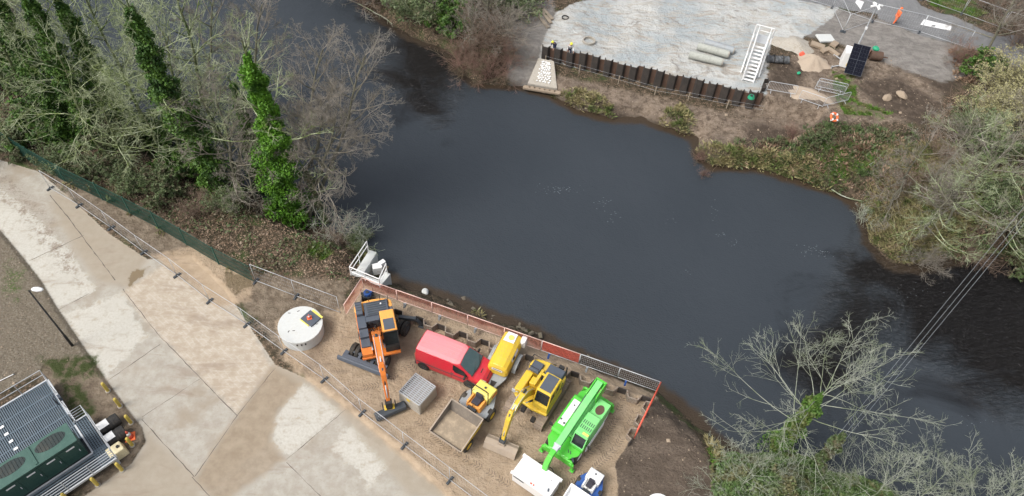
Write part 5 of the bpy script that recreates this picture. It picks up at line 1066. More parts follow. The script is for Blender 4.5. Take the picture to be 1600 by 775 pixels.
sp = rock(on(1247, 116) + Vector((0, 0, .15)), (.25, .18, .12), 22, 'small green plastic bundle below the sand heap', M['greenplastic'], cat='bundle'); sp.name = 'green_bundle'
for i, (x, y, s_, rz, lb) in enumerate([(1289, 62, (1.7, 1.1, .18), .3, 'pale broken slab lying at the back of the rubble'), (1277, 73, (1.3, .6, .25), -.3, 'light broken slab at the left end of the rubble'), (1290, 80, (1.2, .5, .25), .6, 'light broken slab in the middle of the rubble'), (1302, 84, (1.1, .4, .25), -.8, 'light broken slab at the right of the rubble'), (1303, 71, (.9, .6, .25), .9, 'small broken slab under the tower end of the rubble')]):
    o = MB().cb((0, 0, .15), s_, rz, .12, .08).build('broken_slab', M['concrete'] if i == 0 else M['stone'], None, .015); o.location = on(x, y); tag(o, lb, 'slab', 'broken slabs beside the camera tower')
for i, (a, b, m_, lb, rad) in enumerate([((1341, 76), (1359, 84), 'drum', 'dull red rusty drum nearer the camera tower', .42), ((1360, 86), (1378, 88), 'rust', 'orange rusty drum in front of the green bundle', .42)]):
    A = G(*a, .42); B = G(*b, .42); t = empty('rusty_drum', A, math.atan2(B.y - A.y, B.x - A.x), lb, 'drum', 'rusty drums beside the camera tower'); L = (B - A).length
    MB().tube([(0, 0, 0), (L * .32, 0, 0), (L * .33, 0, 0), (L * .36, 0, 0), (L * .66, 0, 0), (L * .69, 0, 0), (L, 0, 0)], [rad, rad, rad * 1.05, rad, rad, rad * 1.05, rad], 22).build('shell', M[m_], t); MB().tube([(-.7, 0, 0), (L + .6, 0, -.1)], .06, 8).build('axle_bar', M['rust'], t)
sp = rock(G(1369, 76, .9), (.35, .3, .25), 31, 'bright green plastic bundle on top of the rusty drums', M['greenplastic'], cat='bundle'); sp.name = 'green_bundle'
A = G(1198, 92, .3); B = G(1232, 94, .3); t = empty('wrapped_roll', A, math.atan2(B.y - A.y, B.x - A.x), 'black wrapped roll of sheeting beside the white stair', 'roll'); L = (B - A).length; q = MB(); rr = random.Random(4); n = 14
q.loft([[(L * i / 12, (.38 + rr.uniform(-.07, .07)) * math.cos(2 * PI * j / n), (.33 + rr.uniform(-.05, .05)) * math.sin(2 * PI * j / n)) for j in range(n)] for i in range(13)]).build('sheeting', M['bag'], t, smooth=False)
MB().tube([(L * .3, 0, 0), (L * .32, 0, 0)], .47, 14).tube([(L * .7, 0, 0), (L * .72, 0, 0)], .47, 14).build('strap', M['black'], t)
t = empty('hose_reel', G(1173, 154, .4), .3, 'small green hose coil at the end of the dark pile wall', 'hose'); q = MB(); n = 16
for k in range(4):
    R_ = .28 - k * .03; q.tube([(R_ * math.cos(2 * PI * j / n), R_ * math.sin(2 * PI * j / n), .1 + k * .07) for j in range(n + 1)], .035, 5)
q.build('coil', M['greenplastic'], t); MB().tube([(0, 0, 0), (0, 0, .4)], .1, 8).build('hub', M['dgrey'], t)
# concrete bag spillway with pale stones
r = empty('concrete_spillway', (0, 0, 0), 0, 'pale concrete apron studded with white stones below the pile wall end', 'spillway')
a = [G(841, 90, -.35), G(866, 95, -.35), G(871, 138, -1.55), G(824, 130, -1.55)]
q = MB(); q.add([p + Vector((0, 0, .0)) for p in a] + [p + Vector((0, 0, -.9)) for p in a], [(0, 1, 2, 3), (7, 6, 5, 4), (0, 4, 5, 1), (1, 5, 6, 2), (2, 6, 7, 3), (3, 7, 4, 0)]); q.build('concrete_slab', M['oldconc'], r, .08)
rr = random.Random(6); q = MB()
for i in range(11):
    for j in range(5):
        u_ = .12 + .8 * i / 11 + rr.uniform(-.02, .02); v_ = .3 + .5 * j / 5 + (.05 if i % 2 else 0) + rr.uniform(-.02, .02)
        p = (a[0].lerp(a[1], v_)).lerp(a[3].lerp(a[2], v_), u_); q.cb(p + Vector((0, 0, .03)), (.17, .15, .08), rr.uniform(0, 3))
q.build('set_stones', M['white'], r, .02)
q = MB(); 
for k in range(7): p = a[3].lerp(a[2], k / 6.); q.cb(p + Vector((0, -.35, -.25)), (.75, .4, .3), R(-12) + rr.uniform(-.1, .1))
q.build('toe_bags', M['stone'], r, .08)
# post and wire line on the terrace
pw = [on(x, y) for x, y in ((852, 100), (905, 114), (966, 131), (1023, 148), (1075, 157), (1135, 169), (1190, 178))]
for i, p in enumerate(pw): 
    o = MB().bar((0, 0, 0), (0, 0, .95), .09).build('timber_post', M['wood'], None, .01); o.location = p; tag(o, ['short timber post beside the concrete spillway', 'timber post second from the spillway below the pile wall', 'timber post third from the spillway below the pile wall', 'timber post above the dark hollow in the bank', 'timber post beside the grass tufts below the pile wall', 'timber post near the green hose coil', 'timber post at the far right end of the wire line'][i], 'post', 'timber posts of the wire line')
for k, (z) in enumerate((.9, .5)):
    q = MB(); q.tube([p + Vector((0, 0, z)) for p in pw], .007, 4); tag(q.build('line_wire', M['galv'], None), ['upper wire strung along the timber posts', 'lower wire strung along the timber posts'][k], 'wire')
# life ring on a post
t = empty('life_ring', on(1297, 192), R(30), 'orange and white life ring on a short post at the bank', 'life ring'); MB().bar((0, 0, 0), (0, 0, 1.0), .1).build('post', M['wood'], t)
q = MB(); n = 20; m_ = 8; Vv = []; Ff = []
Mx = Matrix.Translation((0, -.12, .75)) @ Matrix.Rotation(R(40), 4, 'X')
for i in range(n):
    a_ = 2 * PI * i / n
    for j in range(m_): b_ = 2 * PI * j / m_; Vv.append(((.34 + .1 * math.cos(b_)) * math.cos(a_), (.34 + .1 * math.cos(b_)) * math.sin(a_), .1 * math.sin(b_)))
for i in range(n):
    for j in range(m_): Ff.append((i * m_ + j, ((i + 1) % n) * m_ + j, ((i + 1) % n) * m_ + (j + 1) % m_, i * m_ + (j + 1) % m_))
q.add(Vv, Ff, Mx); o = q.build('ring', M['hivis'], t, smooth=True)
q = MB()
for k in range(4): a_ = k * PI / 2 + .4; q.cb((0, 0, 0), (.0, .0, .0)) if False else q.add(*(lambda c: ([(c[0] + x, c[1] + y, z) for x in (-.08, .08) for y in (-.08, .08) for z in (-.11, .11)], [(0, 1, 3, 2), (4, 6, 7, 5), (0, 4, 5, 1), (2, 3, 7, 6), (0, 2, 6, 4), (1, 5, 7, 3)]))((.34 * math.cos(a_), .34 * math.sin(a_))), Mx)
q.build('white_band', M['white'], t)

# ------------------------------------------------------------------ people
def skin_mesh(name, J, E, m_, parent, sub=1):
    me = bpy.data.meshes.new(name); me.from_pydata([j[:3] for j in J], E, []); o = bpy.data.objects.new(name, me); COL.objects.link(o); o.parent = parent; me.materials.append(m_)
    s = o.modifiers.new('skin', 'SKIN'); sv = me.skin_vertices[0].data if me.skin_vertices else None
    if sv is None:
        bpy.context.view_layer.objects.active = o; me.skin_vertices  # created with the modifier on evaluation
    for i, j in enumerate(J):
        rr_ = j[3] if isinstance(j[3], tuple) else (j[3], j[3]); me.skin_vertices[0].data[i].radius = rr_
    me.skin_vertices[0].data[0].use_root = True
    u = o.modifiers.new('sub', 'SUBSURF'); u.levels = sub; u.render_levels = sub; s.use_smooth_shade = True
    return o
def person(loc, rz, label, top, legs, hat, stride=.3, bend=0., arms=((.25, .1), (-.2, .05)), sc_=1.):
    r = empty('person', loc, rz, label, 'person'); r.scale = (sc_,) * 3
    hip = Vector((0, 0, .92)); ch = Vector((math.sin(bend) * .42, 0, .92 + math.cos(bend) * .42)); nk = Vector((math.sin(bend) * .58, 0, .92 + math.cos(bend) * .58)); hd = Vector((math.sin(bend) * .72, 0, .92 + math.cos(bend) * .72))
    L = [(stride * .45, .1), (-stride * .3, .1)]
    J = [(*hip, .14), (*ch, (.15, .17)), (*nk, .06), (*(hd + Vector((0, 0, -.02))), .085), (*(hd + Vector((0.02, 0, .09))), .09)]; E_ = [(0, 1), (1, 2), (2, 3), (3, 4)]
    for s, (kn, an) in ((1, (stride * .5, stride * .9)), (-1, (-stride * .1, -stride * .9))):
        b = len(J); J += [(0, s * .1, .86, .095), (kn, s * .11, .48, .065), (an, s * .11, .09, .045), (an + .16, s * .12, .05, .04)]; E_ += [(0, b), (b, b + 1), (b + 1, b + 2), (b + 2, b + 3)]
    hands = []
    for s, (e1, e2) in ((1, arms[0]), (-1, arms[1])):
        b = len(J); sh = ch + Vector((0, s * .2, .08)); el = sh + Vector((e1 * .5, s * .06, -.27)); ha = el + Vector((e2 + .1, -s * .02, -.22)); J += [(*sh, .06), (*el, .045), (*ha, .03), (*(ha + (ha - el).normalized() * .08), (.035, .018))]; E_ += [(1, b), (b, b + 1), (b + 1, b + 2), (b + 2, b + 3)]; hands.append((ha + (ha - el).normalized() * .1, (ha - el).normalized(), s))
    body = skin_mesh('body', J, E_, M['skin'], r)
    Jt = [(*(hip + Vector((0, 0, -.04))), .165), (*ch, (.175, .2)), (*(nk + Vector((0, 0, -.06))), .1)]; Et = [(0, 1), (1, 2)]
    for s, (e1, e2) in ((1, arms[0]), (-1, arms[1])):
        b = len(Jt); sh = ch + Vector((0, s * .2, .08)); el = sh + Vector((e1 * .5, s * .06, -.27)); ha = el + Vector((e2 + .1, -s * .02, -.22)); Jt += [(*sh, .082), (*el, .068), (*(el.lerp(ha, .85)), .052)]; Et += [(1, b), (b, b + 1), (b + 1, b + 2)]
    skin_mesh('jacket', Jt, Et, top, r)
    Jl = [(0, 0, .9, .155)]; El = []
    for s, (kn, an) in ((1, (stride * .5, stride * .9)), (-1, (-stride * .1, -stride * .9))):
        b = len(Jl); Jl += [(0, s * .1, .84, .11), (kn, s * .11, .48, .085), (an - .01, s * .11, .14, .075)]; El += [(0, b), (b, b + 1), (b + 1, b + 2)]
    skin_mesh('trousers', Jl, El, legs, r)
    q = MB(); 
    for s, an in ((1, stride * .9), (-1, -stride * .9)): q.cb((an + .06, s * .115, .06), (.3, .12, .12))
    q.build('boots', M['black'], r, .03)
    q = MB(); n = 16; c_ = hd + Vector((.01, 0, .1)); q.loft([[(c_.x + a_ * 1.12 * math.cos(2 * PI * k / n), a_ * math.sin(2 * PI * k / n), c_.z + z) for k in range(n)] for a_, z in ((.15, 0), (.125, .01), (.12, .06), (.095, .11), (.04, .135))]).build('helmet', hat, r, smooth=True)
    q = MB()
    for h, d, s in hands:
        sd = Vector((0, 1, 0))
        for k in range(4): p = h + sd * (.024 * (k - 1.5)); q.tube([p - d * .02, p + d * .035, p + d * (.06 + .008 * (k in (1, 2))) + Vector((-.012, 0, 0))], [.011, .01, .008], 5)
        q.tube([h - d * .04 + Vector((.02, 0, 0)), h + Vector((.055, 0, 0)) + d * .01], [.013, .01], 5)
    q.build('fingers', M['skin'], body)
    return r
pw_ = on(1397, 37)
person(pw_, R(205), 'worker in orange high visibility clothing and helmet walking on the far road', M['hivis'], M['hivis'], M['hivis'], .32)
q = MB()
for z in (1.12, 1.2): q.box(-.21, .21, -.235, .235, z - .03, z + .03)
pp = G(891, 80, 0)
person(G(889, 87, -.25), R(-80), 'crouching worker in a yellow helmet and white and blue clothes behind the pile wall', M['white'], M['navy'], M['hivis_y'], .15, .6, sc_=1.0)
person(G(866, 80, -.3), R(-120), 'worker with a yellow helmet almost hidden behind the end of the pile wall', M['navy'], M['navy'], M['hivis_y'], .1, .9, sc_=.9)

# ------------------------------------------------------------------ vegetation
class TW:
    def __init__(s): s.V = []; s.F = []; s.n = 0
    def poly(s, pts, r0, r1, k=3):
        pts = np.asarray(pts); m_ = len(pts); d = np.gradient(pts, axis=0); d /= np.linalg.norm(d, axis=1)[:, None] + 1e-9
        ref = np.array([.3, .5, .81]) if abs(d[0] @ np.array([.3, .5, .81])) < .9 else np.array([1., 0, 0])
        a = np.cross(d, ref); a /= np.linalg.norm(a, axis=1)[:, None] + 1e-9; b = np.cross(d, a)
        th = np.arange(k) * 2 * PI / k; r_ = np.linspace(r0, r1, m_)[:, None, None]
        ring = pts[:, None, :] + r_ * (np.cos(th)[None, :, None] * a[:, None, :] + np.sin(th)[None, :, None] * b[:, None, :])
        s.V.append(ring.reshape(-1, 3)); i = np.arange(m_ - 1)[:, None] * k + s.n; j = np.arange(k)[None, :]; j2 = (j + 1) % k
        s.F.append(np.stack([i + j, i + j2, i + k + j2, i + k + j], -1).reshape(-1, 4)); s.n += m_ * k
    def build(s, name, m_, parent=None): return raw_mesh(name, np.concatenate(s.V), np.concatenate(s.F), m_, parent)
def branch(rng, p, d, L, n, wob_=.25, up=.05):
    pts = [np.array(p, float)]; d = np.array(d, float)
    for i in range(n):
        d = d + rng.normal(size=3) * wob_ * .6 + np.array([0, 0, up]); d /= np.linalg.norm(d); pts.append(pts[-1] + d * L / n)
    return np.array(pts)
def side_dir(rng, d, ang):
    q = rng.normal(size=3); q -= d * (q @ d); q /= np.linalg.norm(q) + 1e-9; return d * math.cos(ang) + q * math.sin(ang)
def at_(pts, t):
    f = t * (len(pts) - 1); i = min(int(f), len(pts) - 2); f -= i; return pts[i] * (1 - f) + pts[i + 1] * f, (pts[i + 1] - pts[i]) / (np.linalg.norm(pts[i + 1] - pts[i]) + 1e-9)
def kids(rng, tw, par, n, L, r, lv, counts, wob_, up, t0=.25, ang=(.5, 1.05)):
    for _ in range(n):
        t = t0 + (1 - t0) * rng.random() ** .8; p, d = at_(par, t); dd = side_dir(rng, d, rng.uniform(*ang)); l_ = L * (1.15 - .6 * t) * rng.uniform(.55, 1.2)
        b = branch(rng, p, dd, l_, 4 if lv < 2 else 3, wob_ * .8, up); tw.poly(b, r * (1.1 - .4 * t), r * .5)
        if lv < len(counts): kids(rng, tw, b, counts[lv], l_ * .62, max(.0075, r * .55), lv + 1, counts, wob_, up)
def tree_geo(seed, H, spread, nl=12, counts=(6, 5, 4), tr=.16, t0=.3, lean=(0, 0), up=.07, wob_=.25, elev=(.15, 1.1), side=None, tip=1.):
    rng = np.random.default_rng(seed); tk = TW(); cr = TW(); n = 9
    z = np.linspace(-.4, H * tip, n); nz = np.cumsum(rng.normal(size=(n, 2)) * H * .012, axis=0)
    P_ = np.stack([lean[0] * (z / H) ** 1.2 * (z > 0) if False else lean[0] * np.clip(z, 0, None) / H, lean[1] * np.clip(z, 0, None) / H, z], 1); P_[:, :2] += nz
    tk.poly(P_, tr, tr * .25, 8); az0 = rng.uniform(0, 6.28)
    for i in range(nl):
        t = t0 + (1 - t0) * (i + rng.random() * .8) / nl; p, d = at_(P_, min(.99, t)); a = az0 + i * 2.4 + rng.normal() * .3
        if side is not None and rng.random() < .6: a = side + rng.normal() * .7
        el = elev[0] + (elev[1] - elev[0]) * ((t - t0) / (1 - t0)) ** 1.3 + rng.normal() * .12
        dd = np.array([math.cos(a) * math.cos(el), math.sin(a) * math.cos(el), math.sin(el)]); L = spread * (1.1 - .55 * (t - t0) / (1 - t0)) * rng.uniform(.75, 1.15)
        b = branch(rng, p, dd, L, 7, wob_ * .7, up); r_ = tr * .5 * (1.1 - .6 * t); tk.poly(b[:3], r_, r_ * .72, 5); cr.poly(b[2:], r_ * .72, r_ * .22, 4)
        kids(rng, cr, b, counts[0], L * .5, max(.016, r_ * .34), 1, counts, wob_, up)
    return tk, cr, P_
def leaf_quads(C, size, rng, flat=0.):
    N = len(C); s_ = size * rng.uniform(.6, 1.3, (N, 1)); n_ = rng.normal(size=(N, 3)); n_[:, 2] = np.abs(n_[:, 2]) + flat; n_ /= np.linalg.norm(n_, axis=1)[:, None]
    a = np.cross(n_, rng.normal(size=(N, 3))); a /= np.linalg.norm(a, axis=1)[:, None]; b = np.cross(n_, a)
    V = np.stack([C - a * s_ * .5, C - b * s_ * .38 + n_ * s_ * .08, C + a * s_ * .6, C + b * s_ * .38 + n_ * s_ * .08], 1).reshape(-1, 3)
    return V, np.arange(4 * N).reshape(N, 4)
def leaf_mesh(name, C, size, m_, rng, parent=None, flat=0.):
    V, F_ = leaf_quads(C, size, rng, flat); return raw_mesh(name, V, F_, m_, parent)
def ivy_cloud(P_, rng, n, z0, z1, r0, r1, lump=.35):
    H = P_[-1][2]; zz = z0 + (z1 - z0) * rng.random(n) ** .95; t = np.clip((zz - P_[0][2]) / (P_[-1][2] - P_[0][2]), 0, 1)
    ctr = np.stack([np.interp(zz, P_[:, 2], P_[:, k]) for k in (0, 1)], 1); a = rng.uniform(0, 2 * PI, n)
    lum = 1 + lump * np.sin(zz * 2.3 + 2 * np.sin(a * 2)) + lump * .8 * np.sin(zz * 5.1 + a * 3)
    u_ = (zz - z0) / (z1 - z0); rr_ = (r0 + (r1 - r0) * u_) * lum * (.55 + .5 * rng.random(n) ** .6); rr_ *= np.clip((1 - u_) * 9, .45, 1) * (1 + .35 * np.sin(zz * .9 + 1.3) * np.cos(zz * 1.7))
    return np.stack([ctr[:, 0] + rr_ * np.cos(a), ctr[:, 1] + rr_ * np.sin(a), zz + rng.normal(size=n) * .12], 1)
protos = {}
def make_tree(key, seed, H, spread, twig, bark='mossy', ivy=None, name='bare_tree', **kw):
    r = empty(name, (0, 0, 0), 0, 'x', 'tree'); tk, cr, P_ = tree_geo(seed, H, spread, **kw); tk.build('trunk', M[bark], r); cr.build('crown', M[twig], r)
    if ivy:
        m_, n, z0, z1, r0, r1, sz = ivy; rng = np.random.default_rng(seed + 50); leaf_mesh('ivy', ivy_cloud(P_, rng, n, z0, z1, r0, r1), sz, M[m_], rng, r)
    protos[key] = [r, H, True]; return r
def plant(key, p, h=None, rz=None, label='', group=None, z=None):
    pr = protos[key]; k = 1 if h is None else h / pr[1]
    if pr[2]: r = pr[0]; pr[2] = False
    else: r = dup(pr[0])
    r.location = p; r.rotation_euler = (0, 0, rz if rz is not None else random.Random(label).uniform(0, 6.28)); r.scale = (k * (1 if 'shrub' not in r.name else 1.25), k * (1 if 'shrub' not in r.name else 1.25), k); r['label'] = label
    if group: r['group'] = group
    return r
W3 = dict(counts=(6, 5, 4))
make_tree('ol1', 11, 13, 6.0, 'twig_olive', nl=17, t0=.22, counts=(8, 5, 3), wob_=.2)
make_tree('ol2', 12, 12, 5.5, 'twig_olive', nl=15, t0=.25, counts=(8, 5, 3), wob_=.25, up=-.02, elev=(.1, 1.2))
make_tree('ol3', 13, 16, 5.0, 'twig_olive', nl=14, t0=.3, counts=(7, 5, 3), wob_=.22, up=.02, ivy=('ivy_dark', 14000, .2, 14.5, .9, .4, .18))
make_tree('iv2', 18, 17, 5, 'twig_olive', nl=14, t0=.3, counts=(7, 5, 3), wob_=.22, up=.0, ivy=('ivy_dark', 17000, .2, 15.5, 1.1, .5, .18))
make_tree('gr1', 14, 9, 4.6, 'twig_grey', 'bark', nl=17, t0=.25, counts=(8, 7, 5), wob_=.28)
make_tree('gr2', 15, 8, 4.2, 'twig_grey', 'bark', nl=17, t0=.2, counts=(8, 7, 5), wob_=.3)
LG = 'leafless trees on the left river bank'
tl = [('ol1', 345, 240, 15, 'bare tree with a thin trunk in front of the river, left of the bright ivy'), ('iv2', 332, 296, 17, 'tree wrapped in dark ivy leaning behind the drooping pale branches'), ('ol3', 228, 228, 16, 'slim ivy clad tree between the two thick dark ivy trees'), ('ol3', 160, 215, 16, 'dark ivy clad tree nearer the left edge of the photo'), ('iv2', 100, 215, 15, 'ivy wrapped tree growing just behind the green fence on the left'), ('ol2', 45, 190, 12, 'bare greenish tree near the left edge above the green fence'), ('ol3', 60, 130, 11, 'ivy clad tree at the upper left beside the river'), ('ol1', -20, 150, 12, 'bare olive tree cut by the left edge'), ('ol2', 10, 90, 11, 'bare tree at the upper left corner by the water'), ('ol1', 265, 262, 9, 'lower bare tree with pale arching branches over the green fence'), ('ol2', 205, 262, 8, 'short bare tree arching over the middle of the green fence'), ('ol1', -60, 60, 12, 'bare tree outside the upper left corner'), ('gr1', 400, 325, 6, 'small grey bare tree between the ivy tree and the dark ivy trunk'), ('ol2', 120, 160, 12, 'tall bare tree at the water edge on the upper left'), ('ol3', 420, 300, 12, 'dark ivy clad tree directly behind the bright ivy column'), ('ol2', 190, 205, 13, 'tall bare tree whose crown reaches the top edge on the left'), ('ol1', 295, 255, 13, 'tall bare tree with crown over the water near the top'), ('ol2', 170, 250, 10, 'bare tree with pale drooping branches in the middle of the left bank'), ('ol1', 80, 205, 13, 'tall bare tree between the two left ivy clad trees'), ('ol2', 375, 300, 10, 'bare tree whose branches cross the top of the bright ivy'), ('ol1', 240, 215, 14, 'tallest bare tree at the water edge on the left'), ('ol2', 320, 250, 12, 'bare tree leaning over the water left of the curved grey tree'), ('gr1', 385, 310, 10, 'grey bare tree just left of the bright ivy column'), ('ol1', 30, 245, 7, 'low arching bare tree over the green fence near the left edge')]
for i, (k, x, y, h, lb) in enumerate(tl): p = on(x, y); p.z = max(p.z, WZ); plant(k, p, h, i * 1.7 + .4, lb, LG)
make_tree('grl', 63, 13, 4.8, 'twig_grey', 'bark', nl=18, t0=.35, counts=(8, 6, 4), wob_=.27, lean=(4, 2.5))
plant('grl', on(440, 322), 13, 0, 'tall grey bare tree leaning over the narrow river beside the ivy column', LG)
plant('grl', on(372, 290), 14, .3, 'tall grey bare tree leaning over the river, reaching the top edge', LG)
plant('grl', on(300, 240), 14, .1, 'tall grey bare tree leaning out from the left bank to the top edge', LG)
# bright ivy column
r = empty('ivy_tree', on(458, 345), 0, 'tall trunk thickly covered in bright green ivy leaves on the river bank', 'tree')
tk, cr, P_ = tree_geo(31, 17, 4.2, nl=12, t0=.5, counts=(6, 5, 3), tr=.2, lean=(-.9, 0)); tk.build('trunk', M['mossy'], r); cr.build('crown', M['twig_olive'], r)
rng = np.random.default_rng(8); C1 = ivy_cloud(P_, rng, 52000, .1, 15.8, 1.3, .42, .4)
kk = np.sin(C1[:, 2] * 1.9 + C1[:, 0] * 2.3) + np.sin(C1[:, 2] * 4.1 - C1[:, 1] * 3.1) + rng.normal(size=len(C1)) * .5 > -1.1; C1 = C1[kk]
leaf_mesh('ivy', C1, .145, M['ivy_bright'], rng, r)
# twin stemmed tree by the bank
r = empty('bare_tree', on(478, 348), 0, 'grey tree with a curved pale trunk and fine twigs over the river', 'tree')
tk, cr, P_ = tree_geo(33, 10.5, 4.6, nl=20, t0=.42, counts=(10, 8, 5), tr=.17, lean=(3.6, .8), wob_=.28, elev=(.0, .9)); tk.build('trunk', M['bark'], r); cr.build('crown', M['twig_grey'], r)
r = empty('bare_tree', on(508, 352), 0, 'slender mossy stem with short branches crossing in front of the curved grey tree', 'tree')
tk, cr, P_ = tree_geo(34, 8.5, 2.4, nl=7, t0=.4, counts=(4, 4, 3), tr=.17, lean=(-1.2, 0), wob_=.35, side=0.); tk.build('trunk', M['mossy'], r); cr.build('crown', M['twig_olive'], r); leaf_mesh('ivy', ivy_cloud(P_, rng, 1800, .1, 6.5, .26, .2), .15, M['bramble'], rng, r)
# pale shrub at the bank
def shrub_geo(seed, H, n, counts, tw_r=.02, spread=.7, up=.03, wob_=.3):
    rng = np.random.default_rng(seed); cr = TW()
    for i in range(n):
        a = rng.uniform(0, 6.28); e = rng.uniform(.35, 1.5); dd = np.array([math.cos(a) * math.cos(e), math.sin(a) * math.cos(e), math.sin(e)]); b = branch(rng, [rng.normal() * H * .12 * spread, rng.normal() * H * .12 * spread, -.1], dd, H * rng.uniform(.6, 1.1), 5, wob_, up); cr.poly(b, tw_r * 1.4, tw_r * .6); kids(rng, cr, b, counts[0], H * .4, tw_r * .7, 1, counts, wob_ * 1.2, up)
    return cr
def make_shrub(key, seed, H, n, counts, m_, leaf=None, name='shrub', **kw):
    r = empty(name, (0, 0, 0), 0, 'x', 'shrub'); cr = shrub_geo(seed, H, n, counts, **kw); o = cr.build('stems', M[m_], r)
    if leaf:
        lm, ln, ls = leaf; rng = np.random.default_rng(seed); V = np.concatenate(cr.V); V = V[V[:, 2] > H * .15]; C = V[rng.integers(0, len(V), ln)] + rng.normal(size=(ln, 3)) * .09; leaf_mesh('leaves', C, ls, M[lm], rng, r)
    protos[key] = [r, H, True]; return r
make_shrub('sh_pale', 41, 3., 14, (7, 5), 'twig_pale', tw_r=.016)
make_shrub('sh_br', 42, 4, 32, (8, 6), 'twig_brown', tw_r=.022)
make_shrub('sh_rd', 43, 3.5, 34, (8, 6), 'twig_red', tw_r=.02)
make_shrub('sh_gr', 44, 4, 30, (8, 6), 'twig_grey', tw_r=.022)
make_shrub('sh_ye', 45, 4, 34, (8, 6), 'twig_grey', ('twig_yellow', 9000, .11), tw_r=.022)
make_shrub('sh_lf', 46, 4, 26, (7, 5), 'twig_brown', ('bramble', 9000, .2), tw_r=.022)
make_shrub('sh_dk', 47, 4, 22, (7, 5), 'twig_brown', ('ivy_dark', 11000, .24), tw_r=.022)
make_shrub('sh_ol', 48, 3, 30, (8, 5), 'twig_olive', ('bramble', 3000, .16), tw_r=.02)
plant('sh_pale', on(540, 372), 3.6, 0, 'pale leafless shrub at the water edge above the outfall')
plant('sh_pale', on(1345, 352), 1.8, 2, 'small pale twiggy shrub dipping into the water below the right bank')
S1 = 'scrub along the far bank at the top'
for i, (k, x, y, h, lb) in enumerate([('sh_br', 600, -5, 4.2, 'brown bare bush at the top edge over the river'), ('sh_ol', 655, 30, 3.4, 'olive twiggy bush overhanging the river bend'), ('sh_dk', 700, 40, 2.6, 'dark bramble bush on the far bank by the river bend'), ('sh_br', 690, -10, 4.5, 'brown bare shrub at the top edge above the river bend'), ('sh_rd', 722, 104, 3.0, 'reddish bare shrub nearest the water on the far bank'), ('sh_rd', 765, 122, 3.0, 'reddish bare shrub overhanging the water left of the spillway'), ('sh_br', 745, 70, 3.8, 'brown bare shrub behind the reddish ones'), ('sh_gr', 790, 55, 3.8, 'grey bare shrub beside the bare brown track'), ('sh_gr', 755, 10, 4.5, 'tall grey bare shrub near the top edge left of the track'), ('sh_ol', 800, 12, 3.6, 'olive twiggy shrub at the top edge beside the timber planks'), ('sh_gr', 730, -30, 4.5, 'grey twiggy bush just crossing the top edge'), ('sh_rd', 795, 95, 2.6, 'low reddish shrub between the track and the water'), ('sh_br', 640, -40, 4.5, 'brown shrub outside the top edge above the dark bushes'), ('sh_gr', 820, -30, 4, 'grey shrub outside the top edge by the track'), ('sh_br', 790, -30, 4.2, 'brown shrub outside the top edge left of the planks')]): p = on(x, y); p.z = max(p.z, -2.0); plant(k, p, h, i * 1.3, lb, S1)
FT = 'bare trees on the far side at the top'
for k, x, y, h, rz, lb in [('gr2', 615, 0, 6, 1, 'grey bare tree overhanging the river at the top edge'), ('gr1', 690, 20, 6, 2, 'grey bare tree above the river bend at the top'), ('gr2', 760, 40, 5.5, 3, 'grey bare tree in the far bank scrub left of the planks'), ('gr1', 820, -10, 6, 4, 'grey bare tree at the top edge beside the brown track'), ('gr2', 735, 80, 4.5, 5, 'small grey bare tree above the reddish shrubs')]: plant(k, on(x, y), h, rz, lb, 'bare trees on the far side at the top')
for i, (k, x, y, h, lb) in enumerate([('gr1', 560, -25, 8, 'bare grey tree at the top edge over the narrow river'), ('gr2', 480, -50, 8, 'bare grey tree at the top edge left of the river bend'), ('ol1', 400, -60, 9, 'bare olive tree whose crown fills the top edge'), ('gr1', 330, -110, 9, 'bare grey tree beyond the top edge on the far bank'), ('ol2', 240, -130, 10, 'bare olive tree beyond the top edge on the far bank'), ('ol1', 130, -150, 10, 'bare tree far beyond the top left edge')]): p = on(x, y); p.z = max(p.z, -2.2); plant(k, p, h, i * 2.1, lb, FT)
plant('grl', on(486, 346), 14, -.1, 'tall grey bare tree behind the curved one, reaching over the channel to the top edge', LG)
plant('grl', on(450, 330), 11, -.5, 'middling grey bare tree leaning over the channel between two taller ones', LG)
for k, x, y, h, lb in (('sh_gr', 575, 2, 4.5, 'grey bare bush overhanging the narrow channel at the top edge'), ('sh_br', 535, -28, 5, 'brown bare bush on the far bank just crossing the top edge'), ('sh_gr', 470, -70, 6, 'tall grey bush on the far bank beyond the top edge')): p = on(x, y); p.z = max(p.z, -2); plant(k, p, h, x, lb, 'scrub along the far bank at the top')
